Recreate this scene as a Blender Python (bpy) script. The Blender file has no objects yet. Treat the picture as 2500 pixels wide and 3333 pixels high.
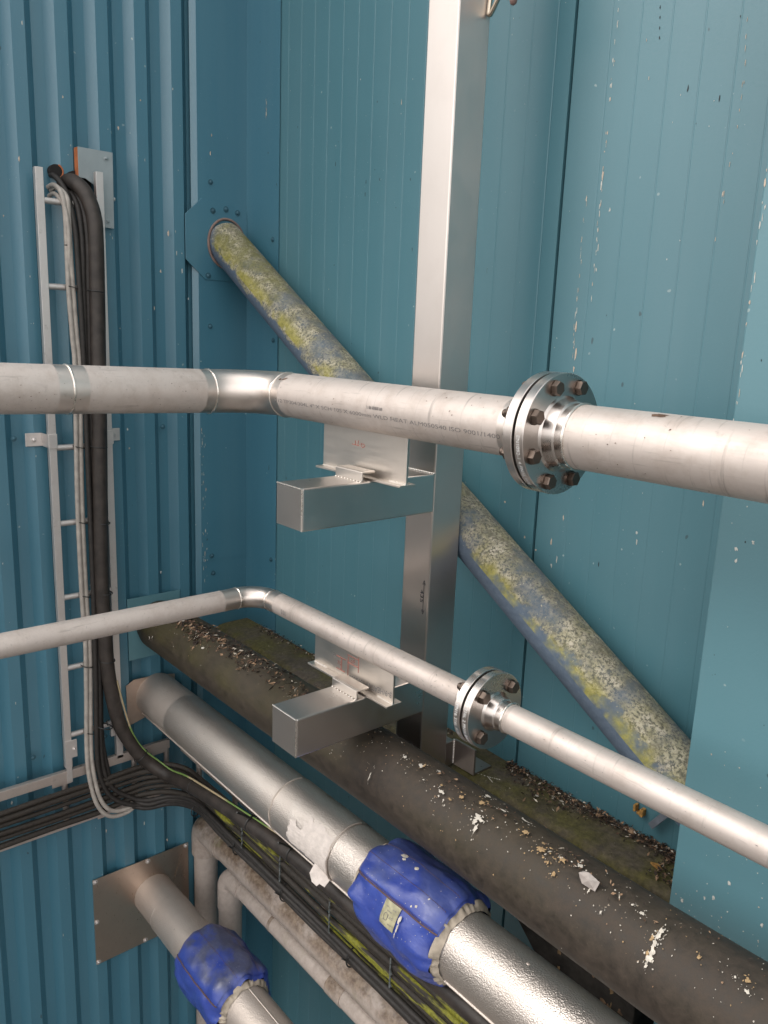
import bpy, bmesh, math, random
from mathutils import Vector, Matrix, noise as mnoise
random.seed(7)
sc = bpy.context.scene
COL = sc.collection
PI = math.pi
R_ = math.radians

# ------------------------------------------------------------------ camera
cd = bpy.data.cameras.new('camera'); cam = bpy.data.objects.new('camera', cd); COL.objects.link(cam)
def cam_axes(yaw, pitch, roll):
    f = Vector((-math.sin(yaw)*math.cos(pitch), math.cos(yaw)*math.cos(pitch), -math.sin(pitch)))
    r = Vector((math.cos(yaw), math.sin(yaw), 0)); d = f.cross(r)
    c, s = math.cos(roll), math.sin(roll)
    return c*r + s*d, -s*r + c*d, f
_x, _d, _f = cam_axes(R_(49.316), R_(12.4274), R_(-2.2385))
cam.matrix_world = Matrix(((_x.x, -_d.x, -_f.x, 0), (_x.y, -_d.y, -_f.y, 0), (_x.z, -_d.z, -_f.z, 0), (0, 0, 0, 1)))
cd.sensor_fit = 'HORIZONTAL'; cd.sensor_width = 36.0; cd.lens = 36.0*2614.67/2500
cd.clip_start = 0.02; cd.clip_end = 3000
sc.camera = cam
# ------------------------------------------------------------------ light (overcast)
SUN_EL, SUN_AZ, CLOUD = 46.0, 208.0, 12.5
w = bpy.data.worlds.new('World'); sc.world = w; w.use_nodes = True
wn = w.node_tree.nodes; wl = w.node_tree.links
bg = wn['Background']
sky = wn.new('ShaderNodeTexSky'); sky.sky_type = 'NISHITA'; sky.sun_disc = False
sky.sun_elevation = R_(SUN_EL); sky.sun_rotation = R_(SUN_AZ)
sky.air_density = 1.0; sky.dust_density = 6.0; sky.ozone_density = 1.0
hs = wn.new('ShaderNodeHueSaturation'); hs.inputs['Saturation'].default_value = 0.45
wl.new(sky.outputs[0], hs.inputs['Color'])
# a thin bright cloud deck over that sky
tcd = wn.new('ShaderNodeTexCoord'); cn = wn.new('ShaderNodeTexNoise'); cn.inputs['Scale'].default_value = 2.2; cn.inputs['Detail'].default_value = 5
wl.new(tcd.outputs['Generated'], cn.inputs['Vector'])
cr = wn.new('ShaderNodeValToRGB'); cr.color_ramp.elements[0].position = .35; cr.color_ramp.elements[0].color = (.50, .48, .465, 1)
cr.color_ramp.elements[1].position = .65; cr.color_ramp.elements[1].color = (1.0, .972, .945, 1); wl.new(cn.outputs['Fac'], cr.inputs[0])
cm_ = wn.new('ShaderNodeVectorMath'); cm_.operation = 'SCALE'; cm_.inputs['Scale'].default_value = CLOUD; wl.new(cr.outputs[0], cm_.inputs[0])
mx = wn.new('ShaderNodeMix'); mx.data_type = 'RGBA'; mx.inputs[0].default_value = 0.84
wl.new(hs.outputs[0], mx.inputs[6]); wl.new(cm_.outputs[0], mx.inputs[7]); wl.new(mx.outputs[2], bg.inputs['Color'])
bg.inputs['Strength'].default_value = 0.14
sd = bpy.data.lights.new('sun', 'SUN'); sd.energy = 0.5; sd.angle = R_(24); sd.color = (1.0, 0.95, 0.88)
sun = bpy.data.objects.new('sun', sd); COL.objects.link(sun)
_sd = Vector((math.sin(R_(SUN_AZ))*math.cos(R_(SUN_EL)), math.cos(R_(SUN_AZ))*math.cos(R_(SUN_EL)), math.sin(R_(SUN_EL))))
sun.rotation_euler = _sd.to_track_quat('Z', 'Y').to_euler()
sun.location = _sd*20
sc.view_settings.view_transform = 'Standard'; sc.view_settings.look = 'None'
sc.view_settings.exposure = 0.7; sc.view_settings.gamma = 1.0
sc.render.engine = 'CYCLES'

# ------------------------------------------------------------------ materials
class NG:
    def __init__(s, name):
        s.mat = bpy.data.materials.new(name); s.mat.use_nodes = True
        s.t = s.mat.node_tree; s.N = s.t.nodes; s.L = s.t.links
        s.b = s.N['Principled BSDF']
        s.pos = s.N.new('ShaderNodeNewGeometry').outputs['Position']
        s.nrm = [n for n in s.N if n.bl_idname == 'ShaderNodeNewGeometry'][0].outputs['Normal']
    def put(s, sock, val):
        if hasattr(val, 'is_linked') or hasattr(val, 'links'): s.L.new(val, sock)
        else:
            if isinstance(val, (tuple, list)) and len(val) == 3 and sock.type == 'RGBA': val = (*val, 1)
            sock.default_value = val
    def set(s, **k):
        for a, v in k.items(): s.put(s.b.inputs[a.replace('_', ' ')], v)
        return s
    def vec(s, scale=(1, 1, 1), rot=(0, 0, 0), loc=(0, 0, 0)):
        m = s.N.new('ShaderNodeMapping'); s.L.new(s.pos, m.inputs[0])
        m.inputs['Scale'].default_value = scale; m.inputs['Rotation'].default_value = rot; m.inputs['Location'].default_value = loc
        return m.outputs[0]
    def noise(s, scale, detail=4, rough=.55, st=None, rot=(0, 0, 0), loc=(0, 0, 0), dist=0):
        n = s.N.new('ShaderNodeTexNoise')
        n.inputs['Scale'].default_value = scale; n.inputs['Detail'].default_value = detail
        n.inputs['Roughness'].default_value = rough; n.inputs['Distortion'].default_value = dist
        s.L.new(s.vec(st or (1, 1, 1), rot, loc), n.inputs['Vector'])
        return n.outputs['Fac']
    def voro(s, scale, feature='F1', rnd=1.0, st=None, warp=0, out='Distance'):
        v = s.N.new('ShaderNodeTexVoronoi'); v.feature = feature; v.inputs['Scale'].default_value = scale
        v.inputs['Randomness'].default_value = rnd
        p = s.vec(st or (1, 1, 1))
        if warp:
            nn = s.N.new('ShaderNodeTexNoise'); nn.inputs['Scale'].default_value = scale*1.4; s.L.new(s.pos, nn.inputs['Vector'])
            m = s.N.new('ShaderNodeVectorMath'); m.operation = 'MULTIPLY_ADD'
            s.L.new(nn.outputs['Color'], m.inputs[0]); m.inputs[1].default_value = (warp,)*3; s.L.new(p, m.inputs[2]); p = m.outputs[0]
        s.L.new(p, v.inputs['Vector'])
        return v.outputs[out]
    def ramp(s, fac, stops, interp='LINEAR'):
        r = s.N.new('ShaderNodeValToRGB'); e = r.color_ramp; e.interpolation = interp
        while len(e.elements) < len(stops): e.elements.new(.5)
        for el, (p, c) in zip(e.elements, stops):
            el.position = p; el.color = (c, c, c, 1) if not isinstance(c, (tuple, list)) else (*c, 1)
        s.L.new(fac, r.inputs[0]); return r.outputs[0]
    def mix(s, fac, a, b, mode='MIX'):
        m = s.N.new('ShaderNodeMix'); m.data_type = 'RGBA'; m.blend_type = mode
        s.put(m.inputs[0], fac); s.put(m.inputs[6], a); s.put(m.inputs[7], b); return m.outputs[2]
    def math(s, op, a, b=0.0, clamp=False):
        m = s.N.new('ShaderNodeMath'); m.operation = op; m.use_clamp = clamp
        s.put(m.inputs[0], a); s.put(m.inputs[1], b); return m.outputs[0]
    def sep(s, v, ch):
        x = s.N.new('ShaderNodeSeparateXYZ'); s.L.new(v, x.inputs[0]); return x.outputs[ch]
    def bump(s, h, strength=.3, dist=.001):
        b = s.N.new('ShaderNodeBump'); b.inputs['Strength'].default_value = strength; b.inputs['Distance'].default_value = dist
        s.L.new(h, b.inputs['Height']); s.L.new(b.outputs[0], s.b.inputs['Normal']); return s

def m_plain(name, col, rough=.6, metal=0.0, var=.25, scale=30, bump=.0):
    g = NG(name); n = g.noise(scale, 5)
    lo = tuple(c*(1-var) for c in col); hi = tuple(min(1, c*(1+var)) for c in col)
    g.set(Base_Color=g.ramp(n, [(.3, lo), (.7, hi)]), Roughness=rough, Metallic=metal)
    if bump: g.bump(g.noise(scale*4, 6), bump, .002)
    return g.mat

def m_teal(name, base=(.03, .155, .215), chalk=.35, dirt=.3, loc=(0, 0, 0), spec=.6):
    g = NG(name)
    big = g.noise(1.6, 4, loc=loc); streak = g.noise(9, 5, .6, st=(1, 1, .06), loc=loc)
    fine = g.noise(160, 3, loc=loc)
    pale = tuple(b*.55+p*.45 for b, p in zip(base, (.14, .25, .29)))
    c = g.mix(g.math('MULTIPLY', g.ramp(streak, [(.4, 0.), (.75, 1.)]), chalk), base, pale)
    dk = tuple(b*.75 for b in base)
    c = g.mix(g.math('MULTIPLY', g.ramp(big, [(.42, 0.), (.7, 1.)]), dirt), c, dk)
    spk = g.ramp(g.voro(22, warp=.02), [(.055, 1.), (.075, 0.)])
    spm = g.ramp(g.noise(3.5, 3, loc=(4, 2, 1)), [(.52, 0.), (.64, 1.)])
    c = g.mix(g.math('MULTIPLY', g.math('MULTIPLY', spk, spm), .8), c, (.36, .43, .43))
    sp2 = g.ramp(g.voro(60, warp=.01), [(.05, 1.), (.07, 0.)])
    c = g.mix(g.math('MULTIPLY', g.math('MULTIPLY', sp2, g.ramp(g.noise(2.2, 3, loc=(9, 1, 3)), [(.5, 0.), (.62, 1.)])), .55), c, (.38, .46, .47))
    dsp = g.ramp(g.voro(13, warp=.03, st=(1, 1, .5)), [(.035, 1.), (.05, 0.)])
    c = g.mix(g.math('MULTIPLY', dsp, .6), c, (.015, .02, .025))
    g.set(Base_Color=c, Roughness=g.ramp(fine, [(.3, .36), (.7, .48)]), Specular_IOR_Level=spec, IOR=1.5)
    g.bump(g.math('ADD', g.math('MULTIPLY', fine, .02), g.noise(2.6, 2, .4, st=(1, 1, .35))), .5, .02)
    return g.mat

def m_steel(name, base=(.66, .60, .56), r0=.3, r1=.5, st=(1, 1, 1), dirt=.35, brush=.12, dirtcol=(.2, .15, .12), marks=.5, aniso=0, lump=.8, rv=.25, rings=0, metal=1.0):
    g = NG(name)
    sm = g.noise(7, 5, .6); fine = g.noise(220, 4, .6, st=st); sp = g.noise(38, 5, .65)
    c = g.mix(g.math('MULTIPLY', g.ramp(sm, [(.45, 0.), (.8, 1.)]), dirt), base, tuple(b*.62 for b in base))
    c = g.mix(g.math('MULTIPLY', g.ramp(sp, [(.62, 0.), (.78, 1.)]), marks), c, dirtcol)
    if rings:
        ar = g.ramp(g.noise(90, 4, .65, st=(1, .08, .08), dist=.3), [(.60, 0.), (.72, 1.)])
        al = g.ramp(g.noise(120, 4, .65, st=(.06, 1, 1)), [(.62, 0.), (.74, 1.)])
        bl = g.ramp(g.noise(16, 5, .7, loc=(4, 4, 4)), [(.48, 0.), (.72, 1.)])
        c = g.mix(g.math('MULTIPLY', g.math('MAXIMUM', ar, al), rings), c, tuple(b*.45 for b in base))
        c = g.mix(g.math('MULTIPLY', bl, rings*.8), c, tuple(b*q for b, q in zip(base, (.66, .60, .55))))
    rg = g.math('ADD', g.ramp(sm, [(.3, r0), (.7, r1)]), g.math('MULTIPLY', g.math('SUBTRACT', fine, .5), rv))
    g.set(Base_Color=c, Metallic=metal, Roughness=rg)
    g.bump(g.math('ADD', fine, g.math('MULTIPLY', g.noise(18, 3), lump)), brush, .0006)
    if aniso:
        tn = g.N.new('ShaderNodeTangent'); tn.direction_type = 'RADIAL'; tn.axis = 'Z'
        g.L.new(tn.outputs[0], g.b.inputs['Tangent']); g.b.inputs['Anisotropic'].default_value = aniso
    return g.mat

M = {}
M['teal_rib'] = m_teal('teal_rib', (.044, .160, .228), .4, .3, spec=1.0)
M['teal_panel'] = m_teal('teal_panel', (.068, .186, .228), .5, .3, (3, 3, 0), spec=.75)
M['teal_box'] = m_teal('teal_box', (.095, .220, .260), .3, .25, (7, 0, 1), spec=.75)
M['steel_pipe'] = m_steel('steel_pipe', (.60, .535, .495), .50, .66, st=(.15, 1, 1), dirt=.3, brush=.08, marks=.35, rings=.55, metal=.6)
M['steel_band'] = m_steel('steel_band', (.66, .595, .55), .36, .50, st=(1, .1, .1), dirt=.5, brush=.08, marks=.5, dirtcol=(.26, .19, .13))
M['steel_elbow'] = m_steel('steel_elbow', (.68, .615, .57), .34, .46, dirt=.2, brush=.05, marks=.12)
M['steel_flange'] = m_steel('steel_flange', (.62, .575, .545), .24, .32, dirt=.2, brush=.012, marks=.08, lump=.2, rv=.05)
M['steel_post'] = m_steel('steel_post', (.67, .61, .57), .30, .40, st=(1, 1, .02), dirt=.15, brush=.05, marks=.04, aniso=.75, lump=.1, rv=.08)
M['steel_arm'] = m_steel('steel_arm', (.64, .60, .57), .27, .36, st=(1, .02, 1), dirt=.15, brush=.0, marks=.0, lump=.0, rv=.04)
M['steel_shoe'] = m_steel('steel_shoe', (.66, .61, .56), .34, .46, st=(.05, 1, 1), dirt=.25, brush=.06, marks=.12, lump=.2)
M['steel_foot_shaded'] = m_steel('steel_foot_shaded', (.40, .355, .325), .34, .46, dirt=.3, brush=.03, marks=.15)  # same steel, base darkened: shade around the occluded foot put into the colour
M['weld'] = m_steel('weld', (.72, .68, .63), .22, .4, dirt=.3, brush=.5, marks=.4)
M['plate_dirty'] = m_steel('plate_dirty', (.56, .46, .39), .28, .42, dirt=.5, brush=.08, marks=.35)
M['galv'] = m_steel('galv', (.68, .645, .625), .5, .65, dirt=.35, brush=.15, marks=.3)
M['galv_dirty'] = m_steel('galv_dirty', (.58, .51, .47), .5, .7, dirt=.5, brush=.2, marks=.7, dirtcol=(.16, .12, .07))
M['bolt'] = m_steel('bolt', (.16, .125, .105), .35, .55, dirt=.4, brush=.2, marks=.5, dirtcol=(.10, .045, .02))
M['gasket'] = m_plain('gasket', (.02, .02, .02), .7)
M['ink'] = m_plain('ink', (.20, .185, .18), .6, var=.4, scale=400)
M['ink_black'] = m_plain('ink_black', (.02, .02, .025), .6)
M['ink_red'] = m_plain('ink_red', (.36, .12, .09), .7, var=.3)
M['etched'] = m_plain('etched', (.75, .75, .75), .6)

def m_foil(name, base=(.62, .56, .51), scale=150, strength=.55, rough=.3, dirt=.35, metal=1.0):
    g = NG(name)
    sm = g.noise(6, 5, .6)
    h = g.noise(scale, 2, .4, dist=.6)
    c = g.mix(g.math('MULTIPLY', g.ramp(sm, [(.42, 0.), (.75, 1.)]), dirt), base, (.30, .235, .19))
    sp = g.ramp(g.noise(70, 4, .6), [(.68, 0.), (.76, 1.)])
    c = g.mix(g.math('MULTIPLY', sp, .5), c, (.15, .11, .085))
    g.set(Base_Color=c, Metallic=metal, Roughness=g.ramp(sm, [(.3, rough), (.7, rough+.14)]))
    g.bump(h, strength, .0026)
    return g.mat
M['foil'] = m_foil('foil', (.63, .575, .53), 300, .6, .33, .25, metal=.9)
M['foil_dull'] = m_foil('foil_dull', (.58, .515, .465), 240, .5, .44, .25, metal=.68)
M['foil_collar'] = m_foil('foil_collar', (.56, .45, .38), 60, .2, .5, .5)

def m_black_pipe():
    g = NG('black_insulation')
    up = g.sep(g.nrm, 2)
    n1 = g.noise(5, 5, .6); n2 = g.noise(45, 5, .65); n3 = g.noise(2.2, 3, .5, loc=(2, 5, 1))
    c = g.ramp(n2, [(.3, (.020, .0155, .0118)), (.72, (.056, .042, .032))])
    moss = g.math('MULTIPLY', g.ramp(n3, [(.36, 0.), (.60, 1.)]), g.ramp(n1, [(.35, .25), (.65, 1.)]))
    xs = g.ramp(g.math('MULTIPLY', g.math('ADD', g.sep(g.pos, 0), 2.7), .45), [(.1, 1.), (.55, .6), (.9, .25)])
    moss = g.math('MULTIPLY', moss, g.math('MULTIPLY', xs, g.ramp(up, [(-.25, .3), (.25, 1.), (.95, .6)])))
    c = g.mix(g.math('MULTIPLY', moss, .85), c, (.075, .066, .016))
    dust = g.math('MULTIPLY', g.ramp(up, [(.35, 0.), (.95, 1.)]), g.ramp(n1, [(.3, .1), (.7, .6)]))
    c = g.mix(g.math('MULTIPLY', dust, .5), c, (.060, .047, .036))
    sp = g.ramp(g.voro(75, warp=.012), [(.09, 1.), (.13, 0.)])
    spm = g.math('MULTIPLY', g.ramp(g.noise(7, 3, loc=(1, 1, 8)), [(.52, 0.), (.66, 1.)]), g.ramp(up, [(.1, 0.), (.8, 1.)]))
    c = g.mix(g.math('MULTIPLY', sp, spm), c, (.30, .25, .19))
    g.set(Base_Color=c, Roughness=g.ramp(n2, [(.3, .55), (.7, .8)]), Specular_IOR_Level=.4)
    g.bump(g.math('ADD', n2, g.noise(9, 3)), .25, .004)
    return g.mat
M['black_pipe'] = m_black_pipe()

def m_ledge():
    g = NG('mossy_ledge')
    n1 = g.noise(9, 5, .65); n2 = g.noise(70, 5, .7); n3 = g.noise(4, 4, .6, loc=(5, 3, 0))
    c = g.ramp(n2, [(.3, (.05, .042, .033)), (.72, (.13, .105, .082))])
    c = g.mix(g.ramp(n1, [(.38, 0.), (.6, .9)]), c, g.ramp(n2, [(.3, (.045, .042, .010)), (.75, (.14, .125, .035))]))
    c = g.mix(g.math('MULTIPLY', g.ramp(n3, [(.55, 0.), (.7, 1.)]), .7), c, (.035, .027, .021))
    sp = g.ramp(g.voro(120, warp=.008), [(.10, 1.), (.15, 0.)])
    c = g.mix(g.math('MULTIPLY', sp, g.ramp(g.noise(11, 3), [(.5, 0.), (.65, .8)])), c, (.33, .30, .22))
    g.set(Base_Color=c, Roughness=.9)
    g.bump(g.math('ADD', n2, n1), .6, .006)
    return g.mat
M['ledge'] = m_ledge()

def m_lichen():
    g = NG('lichen_paint')
    up = g.sep(g.nrm, 2); fr = g.math('MULTIPLY', g.sep(g.nrm, 1), -1.0)
    x = g.sep(g.pos, 0)
    n1 = g.noise(14, 6, .65); n2 = g.noise(60, 5, .7); n3 = g.noise(6, 4, .6, loc=(3, 1, 7))
    c = g.ramp(n2, [(.3, (.075, .108, .155)), (.7, (.115, .152, .205))])
    # lichen rosettes: rings of a voronoi pattern, on the weather side
    v = g.voro(170, warp=.007); v2 = g.voro(75, warp=.014)
    ring = g.math('MULTIPLY', g.ramp(g.noise(150, 6, .72), [(.44, 0.), (.52, 1.)]), g.ramp(g.noise(24, 4, .6, loc=(2, 0, 1)), [(.33, .15), (.50, 1.)]))
    ring2 = g.math('MULTIPLY', g.ramp(v2, [(.14, .4), (.24, 1.), (.30, 0.)]), g.ramp(g.noise(13, 3, .6, loc=(6, 1, 1)), [(.50, 0.), (.58, 1.)]))
    lim = g.ramp(g.math('MULTIPLY', g.math('ADD', x, 2.73), .5), [(.1, 0.0), (.40, 0.0), (.55, .16), (.75, .34), (1., .40)])
    wet = g.math('SUBTRACT', g.math('ADD', up, g.math('MULTIPLY', g.math('SUBTRACT', n1, .5), 1.7)), lim)
    cover = g.ramp(g.math('ADD', wet, .58), [(.46, 0.), (.62, 1.)])
    patchy = g.ramp(n3, [(.37, .2), (.50, 1.)])
    lich = g.math('MULTIPLY', g.math('MULTIPLY', cover, patchy), g.math('MAXIMUM', ring, g.math('MULTIPLY', ring2, .8)))
    fringe = g.math('MULTIPLY', g.ramp(g.math('ADD', wet, .5), [(.22, 0.), (.45, 1.)]), g.ramp(v2, [(.10, 1.), (.17, 0.)]))
    lich = g.math('MAXIMUM', lich, fringe)
    lc = g.ramp(g.noise(35, 4, .6), [(.35, (.30, .28, .17)), (.55, (.47, .43, .32)), (.72, (.60, .54, .45))])
    base2 = g.mix(g.math('MULTIPLY', g.math('MULTIPLY', cover, patchy), .8), c, g.ramp(n2, [(.3, (.085, .078, .042)), (.7, (.20, .18, .115))]))
    c = g.mix(lich, base2, lc)
    # olive film near the top end, yellow patches on the flank
    olive = g.math('MULTIPLY', g.ramp(g.math('MULTIPLY', g.math('ADD', x, 2.73), 1.6), [(.03, 0.), (.09, 1.), (.5, .9), (1., .15)]), g.ramp(up, [(-.0, .0), (.35, 1.)]))
    oc = g.ramp(n2, [(.3, (.115, .112, .026)), (.75, (.22, .21, .065))])
    c = g.mix(g.math('MULTIPLY', olive, g.ramp(n1, [(.36, .95), (.60, .0)])), c, oc)
    band = g.math('MULTIPLY', g.ramp(up, [(-.25, 0.), (-.02, 1.), (.3, .8), (.55, 0.)]), g.math('MULTIPLY', g.ramp(n3, [(.46, 0.), (.53, 1.)]), g.ramp(n1, [(.38, .2), (.55, 1.)])))
    c = g.mix(g.math('MULTIPLY', band, .85), c, g.ramp(n2, [(.3, (.22, .20, .02)), (.7, (.46, .42, .09))]))
    # crumbling topmost strip
    top = g.math('MULTIPLY', g.ramp(up, [(.72, 0.), (.9, 1.)]), g.ramp(n1, [(.4, .2), (.65, .9)]))
    c = g.mix(g.math('MULTIPLY', top, .6), c, (.11, .085, .04))
    g.set(Base_Color=c, Roughness=.8)
    g.bump(g.math('ADD', g.math('MULTIPLY', lich, .8), n2), .5, .003)
    return g.mat
M['lichen'] = m_lichen()
M['rust_rim'] = m_plain('rust_rim', (.22, .15, .13), .8, var=.3)

def m_pvc(name, dirt):
    g = NG(name)
    n1 = g.noise(8, 6, .7); n2 = g.noise(60, 4, .6); up = g.sep(g.nrm, 2)
    c = g.ramp(n2, [(.3, (.40, .345, .31)), (.7, (.47, .41, .375))])
    d = g.math('MULTIPLY', g.ramp(n1, [(.33, .25), (.52, 1.)]), g.ramp(up, [(-.2, .35), (.6, 1.)]))
    c = g.mix(g.math('MULTIPLY', d, dirt), c, g.ramp(n2, [(.35, (.11, .072, .048)), (.7, (.27, .205, .15))]))
    gr = g.ramp(g.noise(5, 5, .6, loc=(3, 8, 2)), [(.58, 0.), (.7, 1.)])
    c = g.mix(g.math('MULTIPLY', gr, dirt*.7), c, (.16, .155, .07))
    g.set(Base_Color=c, Roughness=.5)
    g.bump(n2, .08, .001)
    return g.mat
M['pvc_clean'] = m_pvc('pvc_clean', .3)
M['pvc_dirty'] = m_pvc('pvc_dirty', 1.0)

def m_vinyl(name, olive):
    g = NG(name)
    n1 = g.noise(11, 5, .6, loc=(2, 2, 2)); n2 = g.noise(90, 4, .6); up = g.sep(g.nrm, 2)
    c = g.ramp(n1, [(.3, (.024, .046, .25)), (.7, (.042, .078, .34))])
    d = g.math('MULTIPLY', g.ramp(n1, [(.38, 0.), (.54, 1.)]), g.ramp(up, [(.55, .0), (.88, 1.)]))
    c = g.mix(g.math('MULTIPLY', d, olive), c, g.ramp(n2, [(.3, (.060, .058, .018)), (.7, (.115, .108, .042))]))
    sp = g.ramp(g.voro(55, warp=.01), [(.05, 1.), (.08, 0.)])
    c = g.mix(g.math('MULTIPLY', sp, .6), c, (.35, .36, .42))
    g.set(Base_Color=c, Roughness=g.ramp(n2, [(.3, .30), (.7, .42)]), Specular_IOR_Level=.6)
    g.bump(g.noise(26, 3, .5, st=(1, 1.6, 1.6)), .35, .006)
    return g.mat
M['vinyl'] = m_vinyl('vinyl', .28)
M['vinyl_olive'] = m_vinyl('vinyl_olive', .6)
M['cuff'] = m_plain('cuff', (.36, .31, .25), .8, var=.35, scale=40, bump=.2)
M['thread'] = m_plain('thread', (.10, .06, .06), .8)
M['tag'] = m_plain('tag', (.33, .31, .20), .6, var=.35, scale=45)
M['cable_black'] = m_plain('cable_black', (.019, .016, .0145), .62, var=.45, scale=60, bump=.1)
M['cable_grey'] = m_plain('cable_grey', (.34, .31, .28), .5, var=.2, scale=40)
M['hose'] = m_plain('hose', (.030, .0235, .020), .55, var=.5, scale=25, bump=.15)
def m_moss_cable():
    g = NG('cable_mossy')
    n1 = g.noise(16, 5, .65, st=(.14, 1, 1)); n2 = g.noise(120, 4, .7)
    c = g.ramp(n2, [(.3, (.013, .0105, .0085)), (.7, (.036, .028, .021))])
    ms = g.math('MULTIPLY', g.ramp(n1, [(.54, 0.), (.58, 1.)]), g.ramp(g.math('ADD', g.sep(g.pos, 0), 3.0), [(.44, 0.), (.58, 1.)]))
    c = g.mix(g.math('MULTIPLY', ms, .95), c, g.ramp(n2, [(.3, (.10, .10, .006)), (.7, (.29, .285, .025))]))
    g.set(Base_Color=c, Roughness=.7); g.bump(n2, .3, .003)
    return g.mat
M['cable_mossy'] = m_moss_cable()
def m_earth():
    g = NG('earth_wire')
    n = g.noise(3.2, 1, .4, loc=(0, 0, 4))
    c = g.ramp(n, [(.50, (.42, .34, .21)), (.54, (.16, .26, .07))])
    g.set(Base_Color=c, Roughness=.5); return g.mat
M['earth'] = m_earth()
M['tie'] = m_plain('tie', (.018, .018, .018), .5)
M['tie_grey'] = m_plain('tie_grey', (.075, .085, .085), .6)
M['foam'] = m_plain('foam', (.42, .13, .045), .8, var=.2, scale=20)
M['hole'] = m_plain('hole', (.012, .010, .010), .9)
M['zinc'] = m_plain('zinc', (.30, .345, .36), .5, metal=.25, var=.1, scale=12)
M['screw_teal'] = m_plain('screw_teal', (.035, .105, .145), .45)
M['mortar'] = m_plain('mortar', (.62, .56, .52), .85, var=.12, scale=60, bump=.5)
M['drop_white'] = m_plain('drop_white', (.52, .48, .42), .85, var=.25, scale=90, bump=.3)
M['drop_tan'] = m_plain('drop_tan', (.34, .23, .12), .9, var=.4, scale=120, bump=.3)
M['leaf_brown'] = m_plain('leaf_brown', (.10, .058, .036), .8, var=.5, scale=80)
M['leaf_dark'] = m_plain('leaf_dark', (.030, .021, .016), .9, var=.5, scale=90)
M['leaf_tan'] = m_plain('leaf_tan', (.26, .165, .10), .8, var=.4, scale=90)
M['leaf_pale'] = m_plain('leaf_pale', (.48, .43, .36), .8, var=.25, scale=90)
M['stone'] = m_plain('stone', (.40, .355, .33), .8, var=.2, scale=70, bump=.3)
M['rust'] = m_plain('rust', (.36, .19, .05), .85, var=.5, scale=150, bump=.3)
M['grey_rod'] = m_plain('grey_rod', (.13, .15, .18), .5)
M['brass_rod'] = m_steel('brass_rod', (.50, .44, .36), .16, .3)
M['knob'] = m_plain('knob', (.20, .125, .11), .5)
M['concrete'] = m_plain('concrete', (.13, .12, .11), .9, var=.35, scale=6, bump=.2)
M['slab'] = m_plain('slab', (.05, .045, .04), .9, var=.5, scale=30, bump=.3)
M['chip'] = m_plain('chip', (.50, .50, .47), .8, var=.2, scale=120)
M['chip_tan'] = m_plain('chip_tan', (.50, .41, .33), .8, var=.3, scale=120)
M['chip_dark'] = m_plain('chip_dark', (.03, .035, .04), .8)

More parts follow.
